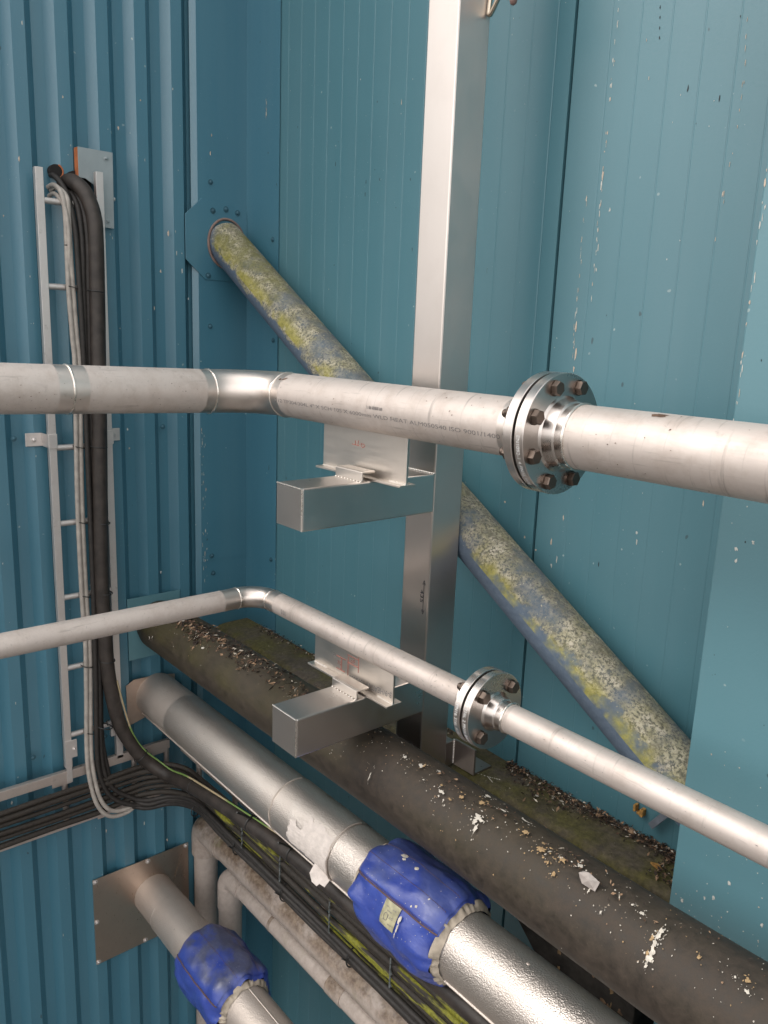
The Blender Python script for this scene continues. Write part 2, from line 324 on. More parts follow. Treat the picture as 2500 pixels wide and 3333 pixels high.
# ------------------------------------------------------------------ mesh helpers
WL = {}
class MB:
    def __init__(s): s.v = []; s.f = []; s.m = []
    def add(s, vs, fs, m=0):
        o = len(s.v); s.v += [tuple(v) for v in vs]; s.f += [tuple(i+o for i in f) for f in fs]; s.m += [m]*len(fs); return s
    def box(s, x0, x1, y0, y1, z0, z1, m=0):
        vs = [(x, y, z) for x in (x0, x1) for y in (y0, y1) for z in (z0, z1)]
        return s.add(vs, [(0, 1, 3, 2), (4, 6, 7, 5), (0, 4, 5, 1), (2, 3, 7, 6), (0, 2, 6, 4), (1, 5, 7, 3)], m)
    def obox(s, c, ax, ay, az, m=0):
        c, ax, ay, az = map(Vector, (c, ax, ay, az))
        vs = [c+i*ax+j*ay+k*az for i in (-1, 1) for j in (-1, 1) for k in (-1, 1)]
        return s.add(vs, [(0, 1, 3, 2), (4, 6, 7, 5), (0, 4, 5, 1), (2, 3, 7, 6), (0, 2, 6, 4), (1, 5, 7, 3)], m)
    def tube(s, path, r, n=16, caps=True, m=0, closed=False, flat=1.0):
        P = [Vector(p) for p in path]; N = len(P)
        rr = r if isinstance(r, (list, tuple)) else [r]*N
        T = []
        for i in range(N):
            a = P[(i-1) % N] if (i or closed) else P[0]; b = P[(i+1) % N] if (i < N-1 or closed) else P[-1]
            T.append((b-a).normalized())
        u = T[0].orthogonal().normalized(); rings = []
        for i in range(N):
            if i:
                q = T[i-1].rotation_difference(T[i]); u = q @ u
            u = (u - T[i]*u.dot(T[i])).normalized(); vv = T[i].cross(u)
            rings.append([P[i] + rr[i]*(math.cos(2*PI*k/n)*u + flat*math.sin(2*PI*k/n)*vv) for k in range(n)])
        vs = [p for R in rings for p in R]; fs = []
        for i in range(N-1 + (1 if closed else 0)):
            j = (i+1) % N
            for k in range(n): fs.append((i*n+k, i*n+(k+1) % n, j*n+(k+1) % n, j*n+k))
        if caps and not closed: fs += [tuple(range(n-1, -1, -1)), tuple((N-1)*n+k for k in range(n))]
        return s.add(vs, fs, m)
    def lathe(s, o, ax, prof, n=48, m=0, caps=True):
        o = Vector(o); ax = Vector(ax).normalized(); u = ax.orthogonal().normalized(); v = ax.cross(u)
        vs = []; fs = []
        for (t, r) in prof: vs += [o+ax*t+r*(math.cos(2*PI*k/n)*u+math.sin(2*PI*k/n)*v) for k in range(n)]
        for i in range(len(prof)-1):
            for k in range(n): fs.append((i*n+k, i*n+(k+1) % n, (i+1)*n+(k+1) % n, (i+1)*n+k))
        if caps: fs += [tuple(range(n-1, -1, -1)), tuple((len(prof)-1)*n+k for k in range(n))]
        return s.add(vs, fs, m)
    def prism(s, poly, a0, a1, plane='xz', m=0):
        def P(p, a): return (p[0], a, p[1]) if plane == 'xz' else ((a, p[0], p[1]) if plane == 'yz' else (p[0], p[1], a))
        n = len(poly); vs = [P(p, a0) for p in poly]+[P(p, a1) for p in poly]
        fs = [tuple(range(n)), tuple(range(2*n-1, n-1, -1))]+[(i, n+i, n+(i+1) % n, (i+1) % n) for i in range(n)]
        return s.add(vs, fs, m)
    def grid(s, fn, nu, nv, m=0, wrapv=False):
        vs = [fn(i/(nu-1), j/(nv if wrapv else nv-1)) for i in range(nu) for j in range(nv)]
        fs = []
        for i in range(nu-1):
            for j in range(nv if wrapv else nv-1):
                j2 = (j+1) % nv; fs.append((i*nv+j, i*nv+j2, (i+1)*nv+j2, (i+1)*nv+j))
        return s.add(vs, fs, m)
    def build(s, name, mats, parent=None, loc=None, smooth=40, bevel=0, fixn=True):
        if not isinstance(mats, (list, tuple)): mats = [mats]
        if loc is None:
            if parent is not None: loc = WL[parent]
            else:
                xs, ys, zs = zip(*s.v); loc = ((min(xs)+max(xs))/2, (min(ys)+max(ys))/2, min(zs))
        loc = Vector(loc)
        me = bpy.data.meshes.new(name); me.from_pydata([Vector(v)-loc for v in s.v], [], s.f)
        for mm in mats: me.materials.append(M[mm])
        me.polygons.foreach_set('material_index', s.m)
        if fixn:
            b = bmesh.new(); b.from_mesh(me); bmesh.ops.recalc_face_normals(b, faces=b.faces); b.to_mesh(me); b.free()
        if smooth:
            me.shade_smooth(); me.set_sharp_from_angle(angle=R_(smooth))
        me.update()
        o = bpy.data.objects.new(name, me); COL.objects.link(o); WL[o] = loc
        if parent is not None: o.parent = parent; o.location = loc-WL[parent]
        else: o.location = loc
        if bevel:
            bm_ = o.modifiers.new('bevel', 'BEVEL'); bm_.width = bevel; bm_.segments = 2; bm_.limit_method = 'ANGLE'; bm_.angle_limit = R_(40)
        return o
def tag(o, label=None, cat=None, group=None, kind=None):
    if label: o['label'] = label
    if cat: o['category'] = cat
    if group: o['group'] = group
    if kind: o['kind'] = kind
    return o
def thing(name, loc, label, cat, group=None):
    o = bpy.data.objects.new(name, None); COL.objects.link(o); o.location = loc; o.empty_display_size = .05
    WL[o] = Vector(loc); return tag(o, label, cat, group)
def dup(o, loc, rot=None):
    c = o.copy(); COL.objects.link(c); c.parent = o.parent; loc = Vector(loc)
    c.location = loc-(WL[o.parent] if o.parent else Vector()); WL[c] = loc
    if rot: c.rotation_euler = rot
    return c
def arc(c, a, b, r, t0, t1, n=16):
    c, a, b = Vector(c), Vector(a), Vector(b)
    return [c+r*(math.cos(t0+(t1-t0)*i/n)*a+math.sin(t0+(t1-t0)*i/n)*b) for i in range(n+1)]
def spline(pts, n=8):
    P = [Vector(p) for p in pts]; out = []
    for i in range(len(P)-1):
        p0 = P[max(i-1, 0)]; p1 = P[i]; p2 = P[i+1]; p3 = P[min(i+2, len(P)-1)]
        for k in range(n):
            t = k/n
            out.append(.5*((2*p1)+(p2-p0)*t+(2*p0-5*p1+4*p2-p3)*t*t+(3*p1-p0-3*p2+p3)*t**3))
    out.append(P[-1]); return out
_tc = {}
def text_geo(body, off=0.0):
    if (body, off) in _tc: return _tc[body, off]
    cu = bpy.data.curves.new('t', 'FONT'); cu.body = body; cu.size = 1.0; cu.resolution_u = 3; cu.offset = off
    o = bpy.data.objects.new('t', cu); COL.objects.link(o)
    dg = bpy.context.evaluated_depsgraph_get(); me = bpy.data.meshes.new_from_object(o.evaluated_get(dg))
    vs = [(v.co.x, v.co.y) for v in me.vertices]; fs = [tuple(p.vertices) for p in me.polygons]
    bpy.data.objects.remove(o); bpy.data.curves.remove(cu); bpy.data.meshes.remove(me)
    _tc[body, off] = (vs, fs); return vs, fs
def put_text(mb, body, fn, width=None, height=None, m=0, off=0.0):
    """fn maps (u,v) metres to a 3D point; text scaled to the given width and cap height"""
    vs, fs = text_geo(body, off)
    x0 = min(v[0] for v in vs); x1 = max(v[0] for v in vs); y1 = max(v[1] for v in vs)
    sy = height/max(y1, .01); sx = width/(x1-x0) if width else sy
    mb.add([fn((v[0]-x0)*sx, v[1]*sy) for v in vs], fs, m)
def cylmap(cy, cz, R, off=.0006):
    return lambda x, deg: (x, cy-(R+off)*math.cos(R_(deg)), cz+(R+off)*math.sin(R_(deg)))
def blob(mb, fn, u, v, su, sv, m=0, n=9, jag=.45, lift=.0004, rot=0):
    """irregular flat spot; fn(du,dv,lift)->3D in metres around the spot"""
    ring = []
    for i in range(n):
        a = 2*PI*i/n; r = 1-jag*random.random(); p, q = math.cos(a)*r*su, math.sin(a)*r*sv
        ring.append((p*math.cos(rot)-q*math.sin(rot), p*math.sin(rot)+q*math.cos(rot)))
    vs = [fn(u, v, 0, 0, lift+min(su, sv)*.06)]+[fn(u, v, a, b, .0001) for a, b in ring]
    mb.add(vs, [(0, 1+i, 1+(i+1) % n) for i in range(n)], m)
def on_cyl(cy, cz, R):
    def f(x, deg, du, dv, l):
        a = R_(deg)+dv/R; return (x+du, cy-(R+l+.0006)*math.cos(a), cz+(R+l+.0006)*math.sin(a))
    return f
def on_y(y0): return lambda x, z, du, dv, l: (x+du, y0-l-.0006, z+dv)
def on_x(x0): return lambda y, z, du, dv, l: (x0+l+.0006, y+du, z+dv)
def leaf(mb, c, size, m, up=(0, 0, 1), tilt=.7):
    c = Vector(c); a = random.random()*2*PI; upv = Vector(up).normalized()
    t = upv.orthogonal().normalized(); t = Matrix.Rotation(a, 3, upv) @ t; b = upv.cross(t)
    n = (upv+tilt*Vector((random.uniform(-1, 1), random.uniform(-1, 1), random.uniform(-1, 1)))).normalized()
    t = (t-n*t.dot(n)).normalized(); b = n.cross(t); wd = size*random.uniform(.25, .55); cu = size*random.uniform(-.25, .35)
    L = size
    vs = [c-t*L/2, c-t*L*.15+b*wd/2+n*cu*.5, c+t*L/2+n*cu, c-t*L*.1-b*wd/2+n*cu*.5, c+n*cu*.1]
    mb.add(vs, [(0, 4, 1), (1, 4, 2), (2, 4, 3), (3, 4, 0)], m)
def hexbolt(mb, af, h, x0, n=6, sgn=1, m=0):
    r = af/2/math.cos(PI/6)
    mb.lathe((x0, 0, 0), (sgn, 0, 0), [(0, r), (h*.8, r), (h, r*.87)], 6, m)

# ------------------------------------------------------------------ setting
XC = -2.7285; YB = 1.625; ZL = -1.157
g = MB().box(-60, 60, -60, 60, -3.4, -3.3).build('ground', 'concrete'); tag(g, kind='structure')
yw = MB().box(-9, 1.0, -3.6, -3.3, -3.3, -1.2).build('low_sky_blocker', 'concrete', smooth=0); tag(yw, 'dark low blocker out of view, added to shade the lower walls', 'wall')  # unseen, added to cut low sky light so the walls darken downward

def screw(parent, p, axis, name='screw', mat='screw_teal', r=.0085):
    mb = MB(); ax = Vector(axis)
    mb.lathe(p, ax, [(0, r*1.15), (.0015, r*1.15), (.0016, r*.7), (.006, r*.62), (.0075, r*.4)], 12)
    return mb.build(name, mat, parent, loc=p)

# ribbed wall on the left
cw = thing('corrugated_wall', (XC, 0, -3.3), 'dark teal corrugated metal wall with upright ribs, left of the corner', 'wall')
P0 = .9529-.12658*6; prof = []; xt = XC-.003
y = P0
while y < 1.62:
    for dy, dx in ((0, 0), (.0391, 0), (.0651, -.0282), (.1004, -.0282)): prof.append((y+dy, xt+dx))
    y += .12658
prof = [p for p in prof if p[0] < 1.62]+[(1.62, xt)]
mb = MB(); n = len(prof)
zs = (-3.3, 4.0)
mb.add([(x, y, z) for z in zs for (y, x) in prof], [(i, i+1, n+i+1, n+i) for i in range(n-1)])
mb.build('cladding_sheet', 'teal_rib', cw, smooth=0, fixn=False)
MB().box(XC-.30, XC-.04, P0-.004, 1.62, -3.3, 4.0).build('wall_core', 'teal_rib', cw, smooth=0)
for p in ((.763, -.3717), (1.275, -.3549), (.763, 1.2), (.51, -.372), (1.02, -1.5), (.763, -1.5)):
    screw(cw, (xt, p[0], p[1]), (1, 0, 0))
# rusty-edged hole the upper cables come out of
hy, hz = .937, .4620
mb = MB(); mb.lathe((xt-.02, hy, hz), (1, 0, 0), [(0, .0205), (.0235, .0205)], 24); mb.build('cable_hole', 'hole', cw)
mb = MB(); mb.tube(arc((xt+.003, hy, hz), (0, 1, 0), (0, 0, 1), .0205, -1.0, 1.2), .0025, 6); mb.build('hole_rim', 'foam', cw)
mb = MB()
mk = [(.968, .683), (1.221, .723), (1.337, .781), (1.143, .624), (.828, .479), (.858, .863), (1.28, .187), (1.341, .254), (1.361, .193), (.773, .31),
      (1.311, .316), (1.128, -.013), (1.384, .099), (1.253, .061), (1.143, -.36), (1.148, -.426), (1.255, -.902), (1.01, -1.892), (1.257, -2.035), (.683, -1.649), (1.162, -1.921)]
for (a, b) in mk: blob(mb, on_x(xt), a, b, random.uniform(.002, .0045), random.uniform(.004, .013), random.choice((0, 0, 1)), jag=.6)
for _ in range(60):
    k = random.randint(-2, 3); a = .9529+.12658*k+random.uniform(.002, .036)
    blob(mb, on_x(xt), a, random.uniform(-2.4, .9), random.uniform(.0008, .002), random.uniform(.001, .007), 0, jag=.6)
tag(mb.build('paint_chips', ['chip', 'chip_tan'], cw, smooth=0), kind='stuff')

# panel wall
pw = thing('panel_wall', (0, YB, -3.3), 'flat teal panel wall with fine upright grooves, behind the post', 'wall')
def panel(x0, x1, gx):
    pts = [(x0, YB+.03), (x0, YB)]
    for c in gx:
        if x0+.01 < c < x1-.01: pts += [(c-.0024, YB), (c-.0008, YB+.0007), (c+.0008, YB+.0007), (c+.0024, YB)]
    pts += [(x1, YB), (x1, YB+.03)]
    m = MB(); k = len(pts)
    m.add([(a, b, z) for z in (-3.3, 4.0) for a, b in pts], [(i, i+1, k+i+1, k+i) for i in range(k-1)])
    return m.build('wall_panel', 'teal_panel', pw, smooth=0, fixn=False)
gx = [-2.4655+.0752*i for i in range(80)]
panel(XC-.02, -1.2905, [c for c in gx if c < -1.31]); panel(-1.2815, -.20, [c for c in gx if c > -1.262]); panel(-.191, 3.2, [c for c in gx if c > -.17])
MB().box(XC-.02, 3.2, YB+.031, YB+.04, -3.3, 4).build('backing_sheet', 'hole', pw, smooth=0)
mb = MB()
for (a, b, s) in ((-1.079, .556, .7), (-1.094, .633, .5), (-1.173, .443, 1.), (-1.174, .373, 1.5), (-1.176, .352, 1.6), (-1.169, .217, 1.1), (-1.168, .166, 1.4),
               (-1.147, .296, .9), (-1.173, .71, .9), (-1.211, .039, 1.6), (-1.206, -.026, 1.8), (-1.207, -.061, 1.), (-1.23, -.499, 1.2), (-1.223, -.561, 1.5), (-1.208, -.54, 1.5),
               (-.991, -.424, 1.3), (-.988, -.447, .9), (-1.199, -.432, 1.2), (-.839, -.328, 1.2), (-1.883, .649, 1.1), (-2.456, .909, .5)):
    blob(mb, on_y(YB), a, b, random.uniform(.0016, .003)*s, random.uniform(.005, .012)*s, random.choice((0, 0, 1)), jag=.65)
for i in range(34):   # two runs of peeling paint along a seam
    b = .70-.6*random.random(); blob(mb, on_y(YB), -1.172-.006*(.7-b)+random.uniform(-.0025, .0025), b, random.uniform(.0007, .002), random.uniform(.003, .011), random.choice((0, 0, 1)), jag=.7)
for i in range(26):
    b = .33-.40*random.random(); blob(mb, on_y(YB), -1.215+random.uniform(-.003, .003), b, random.uniform(.0006, .0018), random.uniform(.003, .012), random.choice((0, 1, 1)), jag=.7)
for (a, b) in ((-1.317, -.506), (-1.277, -.532), (-1.393, -.425)): blob(mb, on_y(YB), a, b, .004, .004, 1, jag=.6)
for (a, b) in ((-2.034, .451), (-2.036, .417), (-2.191, .521), (-1.084, -.524), (-.984, .518), (-.912, .488)): blob(mb, on_y(YB), a, b, .0018, .009, 2, jag=.6)
for i in range(7): blob(mb, on_y(YB), -1.075+.002*i, .75-.02*i, .0015, .005, 2, jag=.6)
for _ in range(95):
    blob(mb, on_y(YB), random.uniform(-2.48, -.7), random.uniform(-1.15, .9)-random.random()**3*.0, random.uniform(.0006, .0018), random.uniform(.0008, .003), random.choice((0, 0, 0, 2)), jag=.6)
for i in range(16):
    blob(mb, on_y(YB), -.874+.03*math.sin(i*.31)*.3+random.uniform(-.002, .002), .62-.028*i*random.uniform(.8, 1.1), .001, random.uniform(.003, .009), 1, jag=.6)
tag(mb.build('paint_chips', ['chip', 'chip_tan', 'chip_dark'], pw, smooth=0), kind='stuff')

# corner flashing
cf = thing('corner_flashing', (XC, YB, -3.3), 'smooth folded teal flashing lining the inside corner of the two walls', 'flashing')
def flash(z0, z1, o):
    x = XC+o; yb = YB-.003-o; t = .0012
    m = MB(); m.prism([(x, 1.4225), (x, yb), (-2.511, yb), (-2.511, yb+.0015), (x-t, yb+.0015), (x-t, 1.4225), (x-.012, 1.4045), (x-.012, 1.403)], z0, z1, 'xy')
    return m.build('flashing_sheet', 'teal_rib', cf, smooth=0)
flash(-3.3, -.8850, 0); flash(-.8880, 4.0, .0016)
for (a, b) in ((1.4728, .505), (1.4666, .0064), (1.4655, -.8684), (1.4714, -.9396)): screw(cf, (XC+.0016, a, b), (1, 0, 0))
for (a, b) in ((-2.5467, .315), (-2.5387, -.0353), (-2.5411, -.8628)): screw(cf, (a, YB-.0046, b), (0, -1, 0))
mb = MB()
for (a, b) in ((1.418+.012, -.422), (1.443, -.601), (1.44, -.764), (1.436, -.856), (1.431, -.636), (1.473, .6), (1.478, .66)): blob(mb, on_x(XC+.0018), a, b, .0025, .011, random.choice((0, 1)), jag=.6)
for i in range(40): blob(mb, on_x(XC+.0018), 1.426+.022*random.random()**2, -.35-.62*random.random(), .0012, random.uniform(.003, .011), random.choice((0, 0, 1)), jag=.7)
for i in range(14): blob(mb, on_y(YB-.005), -2.595+random.uniform(-.002, .002), .75+random.uniform(-.05, .03), .0015, .008, 1, jag=.7)
tag(mb.build('paint_chips', ['chip', 'chip_tan'], cf, smooth=0), kind='stuff')

# boxed column on the right
bc = thing('boxed_column', (-.689, 1.40, -3.3), 'smooth pale teal boxed column at the right edge, standing forward of the panel wall', 'column')
MB().box(-.689, 1.9, 1.40, YB+.02, -3.3, 4.0).build('column_casing', 'teal_box', bc, smooth=0, bevel=.003)
mb = MB()
for i in range(30): blob(mb, on_y(1.40), -.6865+random.random()**2*.006, .62-.75*random.random(), random.uniform(.001, .002), random.uniform(.003, .012), random.choice((0, 1)), jag=.7)
for (a, b) in ((-.65, -.352), (-.622, -.334), (-.647, -.374), (-.618, -1.054), (-.602, -1.044), (-.576, -.996), (-.507, -1.043), (-.662, -1.086)): blob(mb, on_y(1.40), a, b, .004, .006, 0, jag=.7)
for _ in range(120):
    b = -1.15+.45*random.random()**2.2; blob(mb, on_y(1.40), random.uniform(-.683, -.35), b, random.uniform(.0007, .002), random.uniform(.0008, .0025), random.choice((0, 0, 1)), jag=.6)
for _ in range(50): blob(mb, on_y(1.40), random.uniform(-.68, -.3), random.uniform(-.9, .1), random.uniform(.0006, .0016), random.uniform(.0008, .003), random.choice((0, 2)), jag=.6)
tag(mb.build('paint_chips', ['chip', 'chip_tan', 'chip_dark'], bc, smooth=0), kind='stuff')

# ------------------------------------------------------------------ steel pipes
def seg(parent, name, path, r, mat, n=48, loc=None):
    return MB().tube(path, r, n).build(name, mat, parent, loc=loc)
def weld(parent, p, axis, R, w_=.0045, h=.0022):
    mb = MB(); mb.tube(arc(p, Vector(axis).orthogonal().normalized(), Vector(axis).cross(Vector(axis).orthogonal().normalized()), R, 0, 2*PI*(63/64), 63), w_*.62, 8, closed=True)
    for i, v in enumerate(mb.v):
        k = 1+.0011/R*mnoise.noise(Vector(v)*160)
        mb.v[i] = tuple(Vector(p)+(Vector(v)-Vector(p))*k)
    return mb.build('weld_bead', 'weld', parent, loc=p)
def flanges(root, cx, cy, cz, R, D, T, gap, bcd, nb, off, neckR, neckL, rim_text, af=.024):
    """right flange ends at cx (its bolted face looks to +x)"""
    c = .0012
    def ring(x0, sgn):
        mb = MB()
        pr = [(0, R*.9), (0, D/2-c), (c, D/2), (T-c, D/2), (T, D/2-c), (T, neckR+.004), (T+.004, neckR), (T+neckL*.55, R+.004), (T+neckL*.62, R+.0012), (T+neckL, R+.0008)]
        mb.lathe((x0, cy, cz), (sgn, 0, 0), pr, 72, caps=False)
        return mb
    fr = ring(cx-T, 1).build('flange', 'steel_flange', root, loc=(cx-T, cy, cz), smooth=30)
    fl = ring(cx-T-gap, -1).build('flange', 'steel_flange', root, loc=(cx-T-gap, cy, cz), smooth=30)
    mb = MB(); mb.lathe((cx-T-gap, cy, cz), (1, 0, 0), [(0, bcd/2-.016), (gap, bcd/2-.016)], 48); mb.build('gasket', 'gasket', root)
    b0 = n0 = None
    for i in range(nb):
        a = off+2*PI*i/nb; py, pz = cy+bcd/2*math.cos(a), cz+bcd/2*math.sin(a)
        rr = random.random()*PI/3
        if b0 is None:
            mb = MB(); mb.lathe((0, 0, 0), (1, 0, 0), [(0, .0145), (.0028, .0145)], 20); hexbolt(mb, af, .011, .0028)
            mb.v = [(v[0]+cx, v[1]+py, v[2]+pz) for v in mb.v]
            b0 = mb.build('bolt', 'bolt', fr, loc=(cx, py, pz), smooth=25)
            mb = MB(); hexbolt(mb, af, .0135, 0, sgn=-1); mb.lathe((0, 0, 0), (-1, 0, 0), [(.0135, .0078), (.021, .0078), (.023, .0068)], 16)
            lx = cx-2*T-gap
            mb.v = [(v[0]+lx, v[1]+py, v[2]+pz) for v in mb.v]
            n0 = mb.build('nut', 'bolt', fl, loc=(lx, py, pz), smooth=25)
        else:
            dup(b0, (cx, py, pz), (rr, 0, 0)); dup(n0, (cx-2*T-gap, py, pz), (rr, 0, 0))
    mb = MB()
    for (body, x0, a0) in rim_text:
        # stamped along the rim, reading downward
        put_text(mb, body, lambda u, v, x0=x0, a0=a0: (x0+v, cy-(D/2+.0004)*math.cos(R_(a0)-u/(D/2)), cz+(D/2+.0004)*math.sin(R_(a0)-u/(D/2))), height=.0075)
    mb.build('stamped_text', 'etched', root, smooth=0, fixn=False)
    weld(root, (cx+neckL, cy, cz), (1, 0, 0), R+.0008); weld(root, (cx-2*T-gap-neckL, cy, cz), (1, 0, 0), R+.0008)

# --- thick upper pipe
UY, UZ, UR, UX = 1.184, -.163, .05715, -1.935
p1 = thing('steel_pipe', (UX, UY, UZ), 'thick upper stainless steel pipe bent around the corner, printed with lettering', 'pipe')
ER = .152
ya, yb_, ye = -1.2, .6623, UY-ER
zl = lambda y: UZ+(.0165 if y < ye else 0)*(ye-y)/.62*1.0
def ypath(y0, y1): return [(UX+.010*(ye-y)/.6, y, zl(y)) for y in (y0, (y0+y1)/2, y1)]
seg(p1, 'straight_pipe', ypath(ya, yb_-.035), UR, 'steel_pipe'); seg(p1, 'cleaned_band', ypath(yb_-.035, yb_+.035), UR+.0001, 'steel_band')
seg(p1, 'straight_pipe', ypath(yb_+.035, ye-.03), UR, 'steel_pipe'); seg(p1, 'cleaned_band', ypath(ye-.03, ye), UR+.0001, 'steel_band')
weld(p1, (UX+.006, yb_, zl(yb_)), (0, 1, 0), UR)
seg(p1, 'elbow', arc((UX+ER, UY-ER, UZ), (-1, 0, 0), (0, 1, 0), ER, 0, PI/2, 20), UR+.0004, 'steel_elbow')
weld(p1, (UX, ye, UZ), (0, 1, 0), UR); weld(p1, (UX+ER, UY, UZ), (1, 0, 0), UR)
UF = -.892
seg(p1, 'cleaned_band', [(UX+ER, UY, UZ), (UX+ER+.035, UY, UZ)], UR+.0001, 'steel_band')
seg(p1, 'straight_pipe', [(UX+ER+.035, UY, UZ), (UF-.044-.035-.03, UY, UZ)], UR, 'steel_pipe')
seg(p1, 'cleaned_band', [(UF-.044-.065, UY, UZ), (UF-.044-.035, UY, UZ)], UR+.0001, 'steel_band')
seg(p1, 'straight_pipe', [(UF+.04, UY, UZ), (2.0, UY, UZ)], UR, 'steel_pipe')
flanges(p1, UF, UY, UZ, UR, .22, .020, .006, .18, 8, R_(22.5), .0655, .042, [('316L EN1092-1 4 PN16 WN', UF-.0140, 14)])
mb = MB(); cm = on_cyl(UY, UZ, UR)
def up_text(u, v):
    t = u/.765; return cylmap(UY, UZ, UR, .0005)(-1.756+u, -14.2-3.8*t+math.degrees(v/UR))
put_text(mb, '312 TP304/304L 4" X SCH 10S X 6000mm WLD HEAT ALM050540 ISO 9001/1400', up_text, .765, .0088)
for i in range(26):
    u = .372+.0021*i; a = 3.0-.002*i
    if random.random() < .8: mb.add([cylmap(UY, UZ, UR, .0005)(-1.756+u+d, a+e-2.0*u) for d, e in ((0, 0), (.0012, 0), (.0012, random.uniform(5, 8)), (0, 7))], [(0, 1, 2, 3)])
mb.build('printed_text', 'ink', p1, smooth=0, fixn=False)
mb = MB()
blob(mb, cm, -1.742, 50, .013, .004, 0, rot=.4); blob(mb, cm, -1.76, 47, .006, .004, 0); blob(mb, cm, -.691, 72, .018, .007, 0, jag=.6); blob(mb, cm, -.70, 70, .008, .006, 0)
for _ in range(70): blob(mb, cm, random.uniform(-1.75, -.3), random.uniform(-60, 80), random.uniform(.0006, .003), random.uniform(.0005, .0015), 0, jag=.6, rot=random.random())
fy = lambda y, deg, du, dv, l: (UX+.010*(ye-y)/.6+(UR+l+.0006)*math.cos(R_(deg)+dv/UR), y+du, zl(y)+(UR+l+.0006)*math.sin(R_(deg)+dv/UR))
for _ in range(40): blob(mb, fy, random.uniform(.4, 1.0), random.uniform(-60, 80), random.uniform(.0006, .0028), random.uniform(.0005, .0014), 0, jag=.6)
tag(mb.build('dirt_marks', 'leaf_brown', p1, smooth=0), kind='stuff')
def shoe(root, yc, ztop, zb, x0, x1):
    mb = MB(); mb.box(x0, x1, yc-.003, yc+.003, zb+.005, ztop+.012); mb.box(x0-.003, x1+.003, yc-.024, yc+.024, zb, zb+.005)
    o = mb.build('pipe_shoe', 'steel_shoe', root, smooth=0, bevel=.0008)
    for (a, b) in ((x0+.002, x0+.05), (x1-.055, x1-.002)):
        mb = MB()
        for i in range(10):
            t = a+(b-a)*i/9; mb.lathe((t, yc-.003, zb+.0045), (0, -1, .4), [(-.003, .0042), (.001, .0036), (.0028, .0015)], 8)
        mb.build('weld_bead', 'weld', o)
    return o
s1 = shoe(p1, UY, -.220, -.329, -1.615, -1.303)
mb = MB()
def scrib(pts, y0, r=.0009):
    mb.tube([(a, y0, b) for a, b in pts], r, 6)
scrib([(-1.467, -.252), (-1.455, -.252), (-1.452, -.257), (-1.459, -.261), (-1.466, -.257), (-1.463, -.252)], UY-.0032)
scrib([(-1.478, -.258), (-1.476, -.246)], UY-.0032); scrib([(-1.486, -.258), (-1.488, -.247)], UY-.0032); scrib([(-1.500, -.257), (-1.472, -.258)], UY-.0032)
mb.build('red_scribble', 'ink_red', s1, smooth=0)

# --- thin lower pipe
LY, LZ, LR, LX = 1.19, -.752, .03015, -1.930
p2 = thing('steel_pipe', (LX, LY, LZ), 'thin lower stainless steel pipe bent around the corner below the thick one', 'pipe')
EL = .076
def lpath(y0, y1): return [(LX, y, LZ-.0*(y-1)) for y in (y0, (y0+y1)/2, y1)]
seg(p2, 'straight_pipe', lpath(-1.2, LY-EL-.05), LR, 'steel_pipe'); seg(p2, 'cleaned_band', lpath(LY-EL-.05, LY-EL), LR+.0001, 'steel_band')
seg(p2, 'elbow', arc((LX+EL, LY-EL, LZ), (-1, 0, 0), (0, 1, 0), EL, 0, PI/2, 18), LR+.0004, 'steel_elbow')
weld(p2, (LX, LY-EL, LZ), (0, 1, 0), LR, .0035); weld(p2, (LX+EL, LY, LZ), (1, 0, 0), LR, .0035)
LF = -1.006
seg(p2, 'cleaned_band', [(LX+EL, LY, LZ), (LX+EL+.04, LY, LZ)], LR+.0001, 'steel_band')
seg(p2, 'straight_pipe', [(LX+EL+.04, LY, LZ), (LF-.055, LY, LZ)], LR, 'steel_pipe'); seg(p2, 'straight_pipe', [(LF+.04, LY, LZ), (2.0, LY, LZ)], LR, 'steel_pipe')
flanges(p2, LF, LY, LZ, LR, .165, .018, .006, .125, 4, R_(45), .0385, .040, [('A182 F316L 2 PN16 8A22 WN', LF-.0130, 40), ('EN1092-1 PN16 316L A182 TYPE 11', LF-.0370, 50)])
mb = MB(); cm = on_cyl(LY, LZ, LR)
for i in range(3): blob(mb, cm, -1.765+.009*i, -4, .0022, .009, 0, jag=.2)
for _ in range(90): blob(mb, cm, random.uniform(-1.75, -1.08), random.uniform(-70, 70), random.uniform(.0008, .006), random.uniform(.0004, .0009), 0, jag=.6, rot=random.uniform(-1, 1))
for _ in range(30): blob(mb, cm, random.uniform(-.95, -.4), random.uniform(-70, 70), random.uniform(.0008, .004), random.uniform(.0004, .0009), 0, jag=.6)
tag(mb.build('dirt_marks', 'ink', p2, smooth=0), kind='stuff')
s2 = shoe(p2, LY, -.781, -.866, -1.642, -1.322)
mb = MB(); yf = LY-.0034
put_text(mb, '3-9/HEAT N 1012080', lambda u, v: (-1.327-u, yf, -.8335-v-.013*u/.16), .165, .0145, off=.006)
mb.build('printed_text', 'ink', s2, smooth=0, fixn=False); mb = MB()
put_text(mb, '8', lambda u, v: (-1.553-u, yf, -.808-v), .008, .012)
mb.build('printed_text', 'ink', s2, smooth=0, fixn=False)
mb = MB()
for pts in ([(-1.545, -.812), (-1.505, -.812)], [(-1.525, -.812), (-1.525, -.846)], [(-1.545, -.846), (-1.510, -.846)], [(-1.50, -.795), (-1.455, -.795)], [(-1.50, -.815), (-1.455, -.815)],
            [(-1.497, -.800), (-1.497, -.858)], [(-1.455, -.788), (-1.455, -.828)], [(-1.515, -.858), (-1.480, -.858)]): scrib(pts, yf, .0010)
